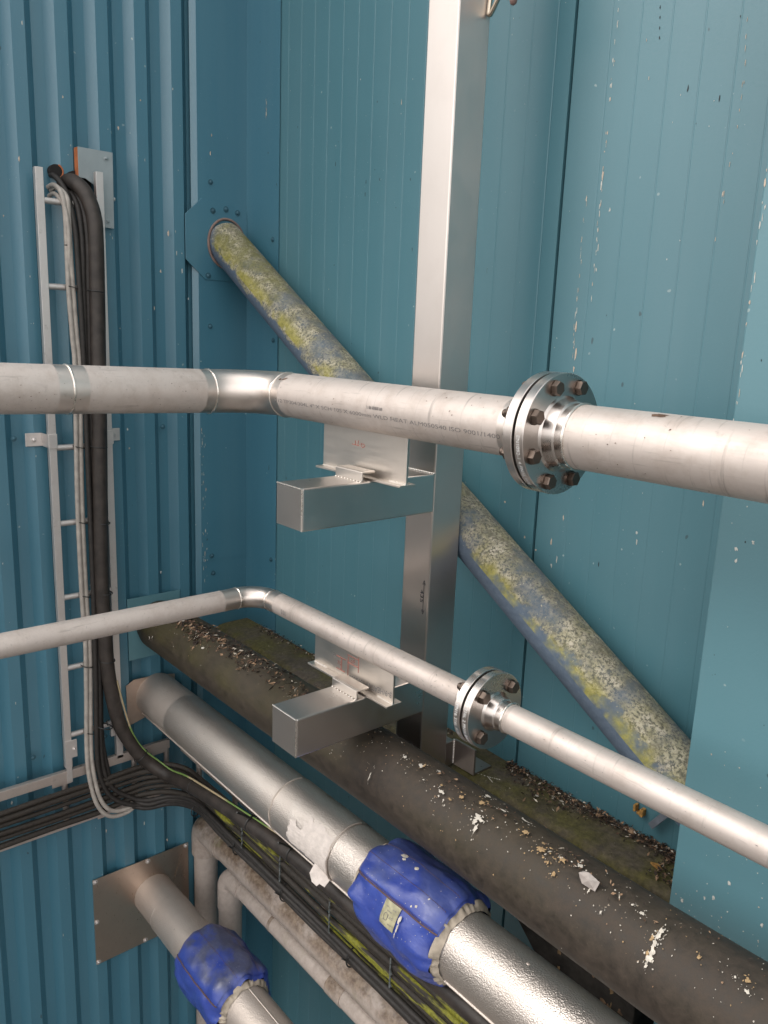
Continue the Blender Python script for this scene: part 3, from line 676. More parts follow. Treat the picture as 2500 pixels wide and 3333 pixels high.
put_text(mb, 'c/F', lambda u, v: (-1.487+u, yf, -.811+v), .018, .010); put_text(mb, '7/2', lambda u, v: (-1.541+u, yf, -.834+v), .016, .010)
mb.build('red_scribble', 'ink_red', s2, smooth=0, fixn=False)

# ------------------------------------------------------------------ post with two arms
PX0, PX1, PY0, PY1 = -1.497, -1.397, 1.360, 1.460
post = thing('support_post', ((PX0+PX1)/2, (PY0+PY1)/2, ZL), 'square brushed stainless post with two arms carrying the steel pipes', 'post')
MB().box(PX0, PX1, PY0, PY1, -1.156, 2.6).build('upright', 'steel_post', post, smooth=0, bevel=.004)
MB().box(PX0, PX1, PY1-.004, 1.489, -1.156, -1.083).build('foot_block', 'steel_foot_shaded', post, smooth=0, bevel=.003)
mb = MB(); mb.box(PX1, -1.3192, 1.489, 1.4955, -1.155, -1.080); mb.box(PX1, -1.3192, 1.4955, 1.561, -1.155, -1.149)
fa = mb.build('foot_angle', 'steel_foot_shaded', post, smooth=0, bevel=.001)
mb = MB()
for i in range(15): mb.lathe((PX1+.001, 1.4875, -1.150+.0048*i), (1, -.5, 0), [(-.003, .0035), (.001, .003), (.0025, .001)], 8)
mb.build('weld_bead', 'weld', fa)
def make_arm(zt, yend, y1c):
    zb = zt-.0965
    a = MB().box(PX0, PX1, yend, PY0+.002, zb, zt).build('arm', 'steel_arm', post, smooth=0, bevel=.0035)
    MB().box(PX0+.002, PX1-.002, yend-.0012, yend+.001, zb+.002, zt-.002).build('end_cap', 'steel_arm', a, smooth=0)
    e = .0015
    for q in (((PX0+.001, yend, zt-e), (PX1-e, yend, zt-e)), ((PX1-e, yend, zt-e), (PX1-e, yend, zb+e))): MB().tube(q, .0022, 8).build('weld_bead', 'weld', a)
    mb = MB()
    n_ = 16
    for i in range(n_):
        t = i/(n_-1); mb.lathe((PX0+.004+.092*t, PY0-.001, zt), (0, -1, 1), [(-.004, .0042), (.002, .0036), (.0036, .001)], 8)
    mb.build('weld_bead', 'weld', a)
    mb = MB(); mb.box(PX0, PX1, y1c, y1c+.006, zt, zt+.024); mb.box(PX0, PX1, y1c+.006, y1c+.040, zt+.018, zt+.024)
    mb.build('guide_clip', 'steel_shoe', a, smooth=0, bevel=.0025)
    mb = MB()
    for i in range(9): mb.lathe((PX0+.004+.0115*i, y1c-.001, zt+.0005), (0, -1, 1), [(-.003, .0028), (.0008, .0022), (.0016, .0008)], 8)
    mb.build('weld_bead', 'weld', a)
make_arm(-.3275-.0015, .968, 1.130); make_arm(-.8655, .962, 1.136)
mb = MB(); yv = PY0-.0006
mb.tube([(-1.414, yv, -.612), (-1.414, yv, -.690)], .0007, 6)
for z0, s in ((-.606, -1), (-.696, 1)): mb.tube([(-1.414, yv, z0), (-1.4185, yv, z0+s*.011), (-1.4095, yv, z0+s*.011), (-1.414, yv, z0)], .0007, 6)
put_text(mb, '435', lambda u, v: (-1.4255+v*.95, yv, -.632-u), .034, .0115, off=.012)
mb.build('marker_note', 'ink_black', post, smooth=0, fixn=False)

# bent rod hook at the top of the post
hk = thing('hook', (-1.390, 1.447, .709), 'bent metal rod hook with a brown toggle at the top of the post', 'hook')
MB().tube(spline([(-1.388, 1.452, .86), (-1.389, 1.4495, .76), (-1.3905, 1.447, .716), (-1.388, 1.4475, .708), (-1.380, 1.4475, .714), (-1.360, 1.447, .742), (-1.345, 1.447, .775), (-1.34, 1.447, .84)], 6), .0055, 12).build('rod', 'brass_rod', hk)
MB().tube(spline([(-1.358, 1.446, .748), (-1.340, 1.445, .7425), (-1.322, 1.445, .734), (-1.312, 1.445, .735), (-1.306, 1.445, .76)], 6), [.007]*5+[.008]*10+[.0085]*10, 12).build('toggle', 'knob', hk)
mb = MB(); mb.lathe((-1.3165, 1.444, .745), (0, 0, -1), [(0, .009), (.028, .0085), (.034, .0065), (.037, .002)], 14); mb.build('knob', 'knob', hk)

# ------------------------------------------------------------------ lichen-covered diagonal pipe
dz = (-.9605-.3056)/(-.689-XC)
dp = thing('diagonal_pipe', (XC, 1.535, .31), 'slanting blue pipe crusted with pale and yellow lichen, behind the post', 'pipe')
pa = Vector((XC-.01, 1.534, .3075-.01*dz)); pb = Vector((-.45, 1.534, .3075+dz*(-.45-XC)))
MB().tube([pa+(pb-pa)*i/40 for i in range(41)], .0695, 64).build('pipe_body', 'lichen', dp)
mb = MB(); q = Vector((0, 0, 1))
s_ = math.hypot(1, dz); rz = .0695*s_
mb.tube([(XC+.0085, 1.534+.0745*math.cos(a), .3075+(.0105)*dz+(rz+.004)*math.sin(a)) for a in [2*PI*i/48 for i in range(48)]], .0045, 8, closed=True)
mb.build('rust_ring', 'rust_rim', dp)
oc = thing('collar_plate', (XC, 1.50, .31), 'teal eight-sided plate screwed to the wall around the upper end of the lichen pipe', 'plate')
mb = MB(); mb.prism([(1.372, .2351), (1.372, .3872), (1.4359, .4475), (1.553, .4375), (1.6195, .418), (1.6195, .196), (1.553, .170), (1.4473, .171)], XC+.002, XC+.0055, 'yz')
mb.build('plate', 'teal_rib', oc, smooth=0, bevel=.0008)
for (a, b) in ((1.4792, .4094), (1.5315, .4202), (1.5794, .4132), (1.4586, .1847)): screw(oc, (XC+.0055, a, b), (1, 0, 0), r=.0095)

# ------------------------------------------------------------------ thick dark pipe, ledge, litter
BY, BZ, BR = 1.234, -1.092, .0935
bp = thing('insulated_pipe', (XC, BY, BZ), 'thick dark brown lagged pipe littered with leaves and droppings', 'pipe')
N_ = 130
def bfn(u, v):
    x = XC-.004+u*(2.2-XC); a = 2*PI*v
    r = BR*(1+.012*mnoise.noise(Vector((x*3, math.cos(a), math.sin(a))))+.006*mnoise.noise(Vector((x*14, 2*math.cos(a), 2*math.sin(a)))))
    e = (x-XC+.004)
    if e < .05: r *= .90+.10*math.sqrt(max(0, 1-(1-e/.05)**2))
    return (x, BY-r*math.cos(a)+.004*math.sin(x*4), BZ+r*math.sin(a)+.004*math.sin(x*3.1+1))
mb = MB(); mb.grid(bfn, N_, 56, wrapv=True); mb.build('lagging', 'black_pipe', bp)
mb = MB(); cb = on_cyl(BY, BZ, BR*1.022)
D1 = [(-1.027, 60, .022, .012, 0), (-1.019, 46, .006, .016, 0), (-1.03, 53, .010, .012, 0), (-1.146, 62.7, .014, .010, 0), (-1.098, 71.7, .010, .008, 1), (-1.05, 82, .014, .010, 1), (-1.062, 100, .014, .008, 0), (-1.207, 63, .005, .003, 0), (-1.117, 49, .003, .004, 0),
      (-.92, 78, .013, .009, 1), (-.867, 69, .016, .011, 1), (-.593, 64, .007, .010, 0), (-.594, 57, .007, .014, 0), (-.592, 49, .008, .016, 0), (-.590, 41, .009, .017, 0), (-.590, 33, .010, .014, 0), (-.591, 26, .004, .010, 0), (-.60, 52, .005, .010, 1), (-.596, 37, .005, .01, 1),
      (-.786, 79, .012, .008, 0), (-.821, 73, .014, .012, 1), (-.823, 74, .008, .006, 0), (-.869, 69, .012, .01, 1), (-.816, 52, .008, .008, 1), (-.84, 60, .005, .007, 1), (-.638, 69, .008, .006, 0), (-.66, 72, .005, .004, 0), (-.442, 69, .008, .008, 1), (-.46, 65, .004, .004, 0), (-.436, 59, .008, .005, 0), (-.52, 62, .006, .006, 1),
      (-2.033, 11, .008, .014, 0), (-2.035, 18, .010, .010, 1), (-2.122, 24, .007, .016, 1), (-1.934, 33, .008, .016, 2), (-1.958, 26.5, .004, .010, 0), (-2.082, 46.6, .010, .008, 0), (-2.244, 47.6, .007, .005, 0), (-2.288, 37.4, .012, .008, 2), (-2.582, 3, .005, .009, 0), (-2.56, 8, .004, .007, 0), (-1.857, 20, .005, .012, 0), (-1.813, 14, .006, .009, 1),
      (-1.35, 25, .003, .017, 0), (-1.30, 78, .010, .009, 0), (-1.245, 80, .012, .010, 0), (-1.24, 84, .006, .010, 1), (-.74, 58, .003, .008, 0), (-.70, 45, .003, .006, 0), (-1.0, 70, .005, .004, 2), (-1.16, 71, .006, .005, 1), (-1.115, 60, .007, .005, 1), (-1.2, 90, .012, .004, 0), (-1.0, 90, .014, .004, 0), (-.95, 96, .02, .004, 0)]
def small(fn, lst, mb, sp=7):
    for (a, b, su, sv, m) in lst:
        blob(mb, fn, a, b, su*.8, sv*.8, m, n=15, jag=.65, lift=.0002)
        for _ in range(sp): blob(mb, fn, a+random.uniform(-1.6, 1.6)*su, b+math.degrees(random.uniform(-1.6, 1.6)*sv/BR), su*random.uniform(.05, .3), sv*random.uniform(.05, .3), m, n=6, jag=.5)
small(cb, D1, mb)
for _ in range(380):
    blob(mb, cb, random.uniform(-2.65, -.3), random.gauss(64, 24), random.uniform(.0007, .0022), random.uniform(.0007, .0025), random.choice((0, 0, 1, 2)), n=6, jag=.5)
tag(mb.build('bird_droppings', ['drop_white', 'drop_tan', 'leaf_tan'], bp, smooth=0), kind='stuff')
mb = MB()
def litter_on_pipe(x, deg, s):
    a = R_(deg); p = (x, BY-(BR+.003)*math.cos(a), BZ+(BR+.003)*math.sin(a)); leaf(mb, p, s, random.choices((0, 1, 2, 3), (5, 6, 3, 1))[0], up=(0, -math.cos(a), math.sin(a)), tilt=.5)
for _ in range(900):
    x = random.uniform(-2.55, -1.60); litter_on_pipe(x, random.gauss(80, 12), random.uniform(.006, .027))
for c in ((-2.30, 55), (-2.33, 62), (-2.05, 68), (-1.98, 72), (-2.12, 70), (-1.87, 68), (-2.0, 60)):
    for _ in range(24): litter_on_pipe(c[0]+random.gauss(0, .025), c[1]+random.gauss(0, 7), random.uniform(.008, .026))
for _ in range(90): litter_on_pipe(random.uniform(-1.6, -.4), random.gauss(86, 14), random.uniform(.004, .012))
for c in ((-.82, 80), (-.80, 84), (-1.0, 85), (-1.15, 84), (-.70, 78)):
    for _ in range(10): litter_on_pipe(c[0]+random.gauss(0, .02), c[1]+random.gauss(0, 5), random.uniform(.005, .014))
tag(mb.build('leaf_litter', ['leaf_brown', 'leaf_dark', 'leaf_tan', 'leaf_pale'], smooth=0, fixn=False), 'dead brown leaves scattered along the top of the thick dark pipe', 'leaves', kind='stuff')

ld = thing('ledge', (-1.7, 1.55, ZL-.16), 'flat-topped mossy ledge along the foot of the panel wall', 'ledge')
def lfn(u, v):
    x = XC+.004+u*(-.66-XC)
    pts = [(1.600, -.16), (1.500, -.15), (1.483, -.13), (1.479, -.03), (1.483, -.010), (1.495, -.001), (1.53, 0), (1.57, .001), (1.6235, .002)]
    t = v*(len(pts)-1); i = min(int(t), len(pts)-2); f = t-i
    y = pts[i][0]*(1-f)+pts[i+1][0]*f; z = pts[i][1]*(1-f)+pts[i+1][1]*f
    nz = .0035*mnoise.noise(Vector((x*9, y*12, 3)))
    return (x, y+(nz if y < 1.6 and v < .6 else 0), ZL+z+nz)
mb = MB(); mb.grid(lfn, 120, 33); mb.add([lfn(0, j/12) for j in range(13)], [tuple(range(13))]); mb.add([lfn(1, j/12) for j in range(13)], [tuple(range(13))])
mb.build('ledge_body', 'ledge', ld, smooth=50)
mb = MB()
for (a, b, c, d) in ((-1.335, 1.500, -1.29, 1.515), (-1.29, 1.515, -1.265, 1.505), (-1.29, 1.515, -1.262, 1.53)):
    for i in range(6):
        t = i/5; blob(mb, lambda x, y, du, dv, l: (x+du, y+dv, ZL+.004+l), a+(c-a)*t, b+(d-b)*t, .004, .002, 0, n=7)
blob(mb, lambda x, y, du, dv, l: (x+du, y+dv, ZL+.004+l), -.80, 1.545, .018, .012, 1, n=11); blob(mb, lambda x, y, du, dv, l: (x+du, y+dv, ZL+.004+l), -1.15, 1.55, .006, .005, 0)
tag(mb.build('stains', ['drop_white', 'rust'], ld, smooth=0), kind='stuff')
mb = MB()
def litter(x, y, s, w_=(3, 8, 2, 1)): leaf(mb, (x, y, ZL+.005+random.random()**2*.012), s, random.choices((0, 1, 2, 3), w_)[0], tilt=.8)
for _ in range(1700):
    x = random.uniform(-1.30, -.68); litter(x, 1.618-abs(random.gauss(0, .018+.022*max(0, math.sin((x+1.3)*9)))), random.uniform(.004, .015))
for _ in range(300): litter(random.uniform(-.80, -.69), random.uniform(1.50, 1.62), random.uniform(.005, .015))
for _ in range(900):
    x = random.uniform(-2.6, -1.5); litter(x, 1.617-abs(random.gauss(0, .017)), random.uniform(.004, .013))
for _ in range(150): litter(random.uniform(-2.6, -.8), random.uniform(1.49, 1.61), random.uniform(.002, .007), (3, 5, 2, 2))
tag(mb.build('leaf_litter', ['leaf_brown', 'leaf_dark', 'leaf_tan', 'leaf_pale'], smooth=0, fixn=False), 'dark crumbled leaves heaped where the mossy ledge meets the panel wall', 'leaves', kind='stuff')
def pebble(name, p, r, mat, label, cat, sq=(1, 1, .6), rough=.35, sub=2, sm=50):
    bm_ = bmesh.new(); bmesh.ops.create_icosphere(bm_, subdivisions=sub, radius=r)
    mb = MB(); vs = [v.co.copy() for v in bm_.verts]; fs = [tuple(v.index for v in f.verts) for f in bm_.faces]; bm_.free()
    sd_ = random.random()*50
    vs = [Vector((v.x*sq[0], v.y*sq[1], v.z*sq[2]))*(1+rough*mnoise.noise(v/r*.9+Vector((sd_, 0, 0)))) for v in vs]
    mb.add([v+Vector(p) for v in vs], fs); return tag(mb.build(name, mat, smooth=sm), label, cat)
def onb(x, deg, h=0): return (x, BY-(BR*1.012+h)*math.cos(R_(deg)), BZ+(BR*1.012+h)*math.sin(R_(deg)))
pebble('stone', onb(-.752, 68, .004), .016, 'stone', 'largest pale stone lying on the thick dark pipe', 'stone', (1.35, .7, .95), .9, 1, 0)
pebble('stone', (-.995, 1.60, ZL+.010), .008, 'leaf_tan', 'small tan snail-like pebble in the litter on the mossy ledge', 'stone')
pebble('stone', (-.905, 1.605, ZL+.010), .010, 'leaf_tan', 'larger brown pebble in the litter on the mossy ledge, nearer the boxed column', 'stone')
pebble('stone', onb(-2.24, 48, .002), .006, 'drop_white', 'small white pebble on the far end of the thick dark pipe', 'stone')

# dirty slab hanging below the dark pipe, by the column
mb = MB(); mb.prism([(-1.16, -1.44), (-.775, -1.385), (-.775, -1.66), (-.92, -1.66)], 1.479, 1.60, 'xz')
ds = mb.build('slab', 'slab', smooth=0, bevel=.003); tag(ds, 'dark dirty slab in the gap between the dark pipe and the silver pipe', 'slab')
mb = MB()
for _ in range(26): blob(mb, on_y(1.479), random.uniform(-1.0, -.79), random.uniform(-1.62, -1.42), random.uniform(.003, .010), random.uniform(.004, .014), random.choice((0, 1)), jag=.6)
tag(mb.build('stains', ['drop_tan', 'leaf_tan'], ds, smooth=0), kind='stuff')

# rusty clip and grey rod on the wall by the ledge
rc = MB()
rc.box(-.911, -.904, 1.608, YB, -1.096, -1.078); rc.box(-.893, -.884, 1.608, YB, -1.101, -1.082); rc.box(-.904, -.893, 1.613, YB, -1.102, -1.094)
tag(rc.build('clip', 'rust', smooth=0, bevel=.002), 'small rusty orange clip on the wall just below the thin steel pipe', 'clip')
rd = MB(); rd.obox((-.838, 1.606, -1.078), (.020, 0, .029), (.0065, 0, -.0045), (0, .004, 0)); tag(rd.build('rod', 'grey_rod', smooth=0, bevel=.001), 'short slanting grey rod on the wall behind the thin steel pipe', 'rod')

# ------------------------------------------------------------------ silver lagged pipes, covers
SY, SZ, SR = 1.224, -1.383, .083
sp = thing('insulated_pipe', (XC, SY, SZ), 'silver foil lagged pipe with peeling white coating, above the cable run', 'pipe')
def foil_part(x0, x1, R, mat, n=40):
    mb = MB()
    def fn(u, v):
        x = x0+u*(x1-x0); a = 2*PI*v; r = R*(1+.006*mnoise.noise(Vector((x*8, 2*math.cos(a), 2*math.sin(a)))))
        return (x, SY-r*math.cos(a), SZ+r*math.sin(a))
    mb.grid(fn, n, 64, wrapv=True); return mb.build('lagging', mat, sp)
foil_part(XC, -2.484, SR, 'foil_dull', 8); foil_part(-2.488, -1.786, SR+.0012, 'foil'); foil_part(-1.79, -1.50, SR+.0028, 'foil', 24); foil_part(-1.506, 2.2, SR+.0012, 'foil', 120)
mb = MB()   # lapped joint along the underside and ragged rings at the joints
mb.tube([(XC+.02+i*.1, SY-(SR+.003)*math.cos(R_(-40)), SZ+(SR+.003)*math.sin(R_(-40))) for i in range(45)], .0035, 6)
for x in (-1.786, -1.504):
    pts = [(x+.004*mnoise.noise(Vector((a*3, x, 0))), SY-(SR+.0035)*math.cos(a), SZ+(SR+.0035)*math.sin(a)) for a in [R_(-70+180*i/40) for i in range(41)]]
    mb.tube(pts, .0022, 6)
mb.build('lap_seam', 'foil_dull', sp)
mb = MB()
cs = on_cyl(SY, SZ, SR+.0032)
def in_patch(x, d):
    n_ = 14*mnoise.noise(Vector((x*22, d*.05, 1)))+7*mnoise.noise(Vector((x*70, d*.16, 4)))
    if x < -1.690+.02*mnoise.noise(Vector((d*.08, 2, 2))) or x > -1.506: return False
    hi = 28+(x+1.69)*190 if x < -1.62 else 50+(x+1.62)*20
    hole = ((x+1.645)/.018)**2+((d-30)/8)**2 < 1 or ((x+1.60)/.013)**2+((d-52)/5)**2 < 1
    return -18 < d+n_*.3 < hi+n_ and not hole and (d < hi-8+n_ or x < -1.5)
st = .0035; nx = int(.2/st); nd = 80
for i in range(nx):
    for j in range(nd):
        x = -1.70+i*st; d = -20+j*1.1*2
        if in_patch(x, d): mb.add([cs(x+a, d+b*2.2, 0, 0, .0005+.0008*mnoise.noise(Vector(((x+a)*90, (d+b*2.2)*.3, 0)))) for a, b in ((0, 0), (st, 0), (st, 1), (0, 1))], [(0, 1, 2, 3)])
mb.build('peeling_coating', 'mortar', sp, smooth=0, fixn=False)
mb = MB()
pl_ = [(-.03, -.005), (-.022, .022), (0, .03), (.024, .024), (.032, 0), (.02, -.026), (.004, -.022), (-.002, -.03), (-.018, -.024)]
c0 = Vector((-1.532, SY-.083, SZ-.045)); uu = Vector((.85, .50, -.1)).normalized(); vv = Vector((-.30, .50, .78)).normalized()
nn = uu.cross(vv)
vs = [c0+uu*a+vv*b+nn*.003*mnoise.noise(Vector((a*60, b*60, 0))) for a, b in pl_]+[c0+nn*.003+uu*a+vv*b for a, b in pl_]
k = len(pl_); mb.add(vs, [tuple(range(k)), tuple(range(2*k-1, k-1, -1))]+[(i, k+i, k+(i+1) % k, (i+1) % k) for i in range(k)])
mb.build('hanging_flake', 'mortar', sp, smooth=0)
for x in (-.89, -.62, -.35): MB().lathe((x, SY-(SR)*math.cos(R_(88)), SZ+SR*math.sin(R_(88))), (0, -.1, 1), [(0, .005), (.0015, .0045), (.003, .002)], 10).build('rivet', 'foil_dull', sp)
# foil collar plate around the far end of the silver pipe
mb = MB(); mb.prism([(1.1078, -1.484), (1.1045, -1.320), (1.135, -1.302), (1.2385, -1.307), (1.300, -1.32), (1.305, -1.47), (1.19, -1.462)], XC, XC+.004, 'yz')
tag(mb.build('wall_collar', 'foil_collar', smooth=0), 'brownish foil collar stuck on the ribbed wall round the far end of the silver pipe', 'collar')

def cover(name, label, cy, cz, R, x0, x1, rad, mat, seed, cuffR, flaps, olive=False):
    t = thing(name, ((x0+x1)/2, cy, cz), label, 'pipe cover')
    def rf(u, a):
        x = x0+u*(x1-x0)
        e = 1-abs(2*u-1)**9
        facet = 1+.035*math.cos(4*(a-.3)+seed)+.022*mnoise.noise(Vector((1.3*math.cos(a)+seed, 1.3*math.sin(a), u*3)))
        r = R+.016+(rad-R-.016)*e*facet
        edge = max(0, abs(2*u-1)-.45)/.55
        r += .0095*edge*mnoise.noise(Vector((3.4*math.cos(a)+seed, 3.4*math.sin(a), u*2)))+.006*mnoise.noise(Vector((u*3.5+seed, 1.8*math.cos(a), 1.8*math.sin(a))))
        r += .0042*edge*math.sin(a*11+seed+4*math.sin(a*2+1)+2*math.sin(a*5))*(.6+mnoise.noise(Vector((2*math.cos(a), 2*math.sin(a), seed+9))))
        dgn = math.sin(a*7+u*9+2*mnoise.noise(Vector((a, u*3, seed)))); r += .0040*dgn*(.3+edge)+.0050*mnoise.noise(Vector((u*7+seed, 3.2*math.cos(a), 3.2*math.sin(a))))
        return x, r
    def P(u, a, off=0):
        x, r = rf(u, a); r += off; return (x, cy-r*math.cos(a), cz+r*math.sin(a))
    mb = MB(); mb.grid(lambda u, v: P(u, 2*PI*v), 44, 110, wrapv=True); body = mb.build('cover_body', mat, t, smooth=60)
    # gathered cuffs
    for (xe, s) in ((x1, 1), (x0, -1)):
        mb = MB()
        def cf_(u, v, xe=xe, s=s):
            a = 2*PI*v; ruff = .0034*math.sin(a*19+4*math.sin(a*3+seed)+2*math.sin(a*7))*(.5+1.2*abs(mnoise.noise(Vector((2.5*math.cos(a), 2.5*math.sin(a), seed+4)))))
            r = (R+.018)*(1-u)+(R+.003)*u+ruff*(.4+.9*math.sin(PI*min(1, u*1.3)))+.006*mnoise.noise(Vector((2*math.cos(a), 2*math.sin(a), seed)))*(1-u)
            x = xe-s*.006+s*(.019+.008*mnoise.noise(Vector((2.2*math.cos(a), 2.2*math.sin(a), seed+3))))*u
            return (x, cy-r*math.cos(a), cz+r*math.sin(a))
        mb.grid(cf_, 9, 180, wrapv=True); mb.build('cuff', 'cuff', t, smooth=70)
    for (a0, a1, ua, ub) in flaps:
        mb = MB(); mb.grid(lambda u, v: P(ua+(ub-ua)*u, R_(a0+(a1-a0)*v), .0045*min(1, v*14+.25)), 40, 30)
        f = mb.build('flap', 'vinyl_olive' if olive else mat, t, smooth=60)
        for aa in (a0+1.5, a0+(a1-a0)*.42, a0+(a1-a0)*.80):
            mb = MB()
            for i in range(56):
                u = ua+.02+(ub-ua-.04)*i/56; mb.tube([P(u, R_(aa), .0052), P(u+.010, R_(aa), .0052)], .0007, 5)
            mb.build('stitching', 'thread', f, smooth=0)
        mb = MB(); mb.tube([P(ua+(ub-ua)*i/50, R_(a0-.8), .0015) for i in range(51)], .0022, 8); mb.build('hem', 'thread', f)
    return t, P
j1, P1 = cover('pipe_cover', 'blue vinyl cover with a small label, strapped round the silver pipe', SY, SZ, SR, -1.376, -1.084, .119, 'vinyl', 2.0, .09, [(38, 100, .02, .99)])
mb = MB(); mb.grid(lambda u, v: P1(.46+.17*u, R_(9+27*v), .0028), 8, 10); tg = mb.build('label_tag', 'tag', j1, smooth=0)
mb = MB()
put_text(mb, 'Ltd', lambda u, v: P1(.545+u/.284, R_(20)+v/.116, .0034), .014, .007)
for i, (s, e, a) in enumerate(((.50, .60, 30), (.52, .57, 26.5), (.50, .535, 16), (.56, .60, 14))): mb.tube([P1(s, R_(a), .0034), P1(e, R_(a), .0034)], .0007, 5)
mb.tube([P1(.525+.02*math.cos(t), R_(20+4*math.sin(t)), .0034) for t in [2*PI*i/16 for i in range(17)]], .0006, 5)
mb.build('tag_print', 'ink', tg, smooth=0, fixn=False)
mb = MB()
for (u, a, su, sv) in ((.66, 26, .005, .010), (.665, 17, .003, .014), (.66, 9, .002, .008), (.33, 84, .013, .009), (.36, 80, .006, .005), (.52, 80, .008, .006), (.74, 48, .004, .004), (.80, 62, .003, .003), (.70, 45, .003, .003)):
    blob(mb, lambda u_, a_, du, dv, l: P1(u_+du/.284, R_(a_)+dv/.116, .0048+l), u, a, su, sv, 0, n=10, jag=.5)
for _ in range(60): blob(mb, lambda u_, a_, du, dv, l: P1(u_+du/.284, R_(a_)+dv/.116, .0048+l if a_ > 36 else .0006+l), random.random()*.9+.05, random.uniform(-30, 100), .001, .0013, 0, n=6)
tag(mb.build('white_splashes', 'drop_white', j1, smooth=0), kind='stuff')

QY, QZ, QR = 1.189, -2.243, .079
lp = thing('insulated_pipe', (XC, QY, QZ), 'dull silver lagged pipe coming out of the square plate at bottom left', 'pipe')
def q_part(x0, x1, R, mat, n=40):
    mb = MB()
    def fn(u, v):
        x = x0+u*(x1-x0); a = 2*PI*v; r = R*(1+.006*mnoise.noise(Vector((x*8, 2*math.cos(a), 2*math.sin(a)))))
        return (x, QY-r*math.cos(a), QZ+r*math.sin(a))
    mb.grid(fn, n, 64, wrapv=True); return mb.build('lagging', mat, lp)
q_part(XC, -2.572, QR, 'foil_dull', 8); q_part(-2.574, 1.5, QR+.0014, 'foil_dull', 90)
mb = MB(); mb.tube([(-2.573, QY-(QR+.0015)*math.cos(a), QZ+(QR+.0015)*math.sin(a)) for a in [R_(-40+80*i/20) for i in range(21)]], .0014, 6)
mb.tube([(-2.0+.05*i, QY-(QR+.002)*math.cos(R_(95)), QZ+(QR+.002)*math.sin(R_(95))) for i in range(40)], .002, 6)
mb.build('lap_seam', 'foil', lp)
j2, P2 = cover('pipe_cover', 'blue vinyl cover stained olive on top, on the pipe at bottom left', QY, QZ, QR, -2.318, -2.005, .121, 'vinyl', 5.3, .085, [(28, 150, .03, .97)], True)

# square plate behind the lower pipe
sq = thing('square_plate', (XC, 1.146, -2.452), 'brownish square metal plate screwed to the ribbed wall at bottom left', 'plate')
MB().box(XC, XC+.004, .948, 1.345, -2.455, -2.078).build('plate', 'plate_dirty', sq, smooth=0, bevel=.0006)
for (a, b) in ((.957, -2.088), (.957, -2.265), (.957, -2.445), (1.17, -2.090), (1.335, -2.088), (1.15, -2.445)): screw(sq, (XC+.004, a, b), (1, 0, 0), mat='galv', r=.009)
mb = MB()
for i in range(12):
    blob(mb, on_x(XC+.004), 1.31-.004*i+random.uniform(-.002, .002), -2.13-.012*i, .0015, .010, 0, jag=.5)
for _ in range(40): blob(mb, on_x(XC+.004), random.uniform(.96, 1.34), random.uniform(-2.44, -2.09), .0012, .005, 0, jag=.6)
tag(mb.build('scratches', 'leaf_tan', sq, smooth=0), kind='stuff')
# painted patch on the wall behind the dark pipe
tag(MB().box(XC, XC+.003, 1.120, 1.328, -1.223, -.982).build('patch_plate', 'teal_box', smooth=0, bevel=.0006), 'small pale teal patch plate on the ribbed wall behind the dark pipe end', 'plate')

# ------------------------------------------------------------------ plastic waste pipes
wa = thing('waste_pipe', (-2.683, 1.40, -1.985), 'larger stained grey plastic pipe dropping down at the corner beneath the cables', 'pipe')
AZ = -1.998; AX = -2.676
MB().tube([(AX+.09, 1.40, AZ), (2.0, 1.40, AZ)], .0535, 40).build('straight_pipe', 'pvc_dirty', wa)
MB().tube([(AX, 1.40, -3.3), (AX, 1.40, AZ-.10)], .0480, 40).build('straight_pipe', 'pvc_clean', wa)
el = MB(); el.tube([(AX, 1.40, AZ-.115), (AX, 1.40, AZ-.035)]+arc((AX+.035, 1.40, AZ-.035), (-1, 0, 0), (0, 0, 1), .035, 0, PI/2, 12)[1:]+[(AX+.11, 1.40, AZ)], .0570, 40); el.build('elbow', 'pvc_dirty', wa)
for a, b, r in ((AX+.06, AX+.17, .0585), (-2.10, -2.095, .0555)): MB().tube([(a, 1.40, AZ), (b, 1.40, AZ)], r, 40).build('coupling', 'pvc_dirty', wa)
wb = thing('waste_pipe', (-2.478, 1.40, -2.12), 'slimmer clean grey plastic pipe dropping down beside the stained one', 'pipe')
BX, BZ2 = -2.476, -2.116
MB().tube([(BX+.06, 1.40, BZ2), (2.0, 1.40, BZ2)], .0335, 36).build('straight_pipe', 'pvc_clean', wb)
MB().tube([(BX, 1.40, -3.3), (BX, 1.40, BZ2-.10)], .0460, 40).build('straight_pipe', 'pvc_clean', wb)
el = MB(); pth = [(BX, 1.40, BZ2-.13), (BX, 1.40, BZ2-.035)]+arc((BX+.035, 1.40, BZ2-.035), (-1, 0, 0), (0, 0, 1), .035, 0, PI/2, 12)[1:]+[(BX+.10, 1.40, BZ2)]
el.tube(pth, [.0495, .0495]+[.0495-.010*i/12 for i in range(12)]+[.0385], 40); el.build('elbow', 'pvc_clean', wb)
for a, b, r in ((-2.155, -2.14, .0348), (-1.80, -1.72, .0358)): MB().tube([(a, 1.40, BZ2), (b, 1.40, BZ2)], r, 36).build('coupling', 'pvc_dirty', wb)

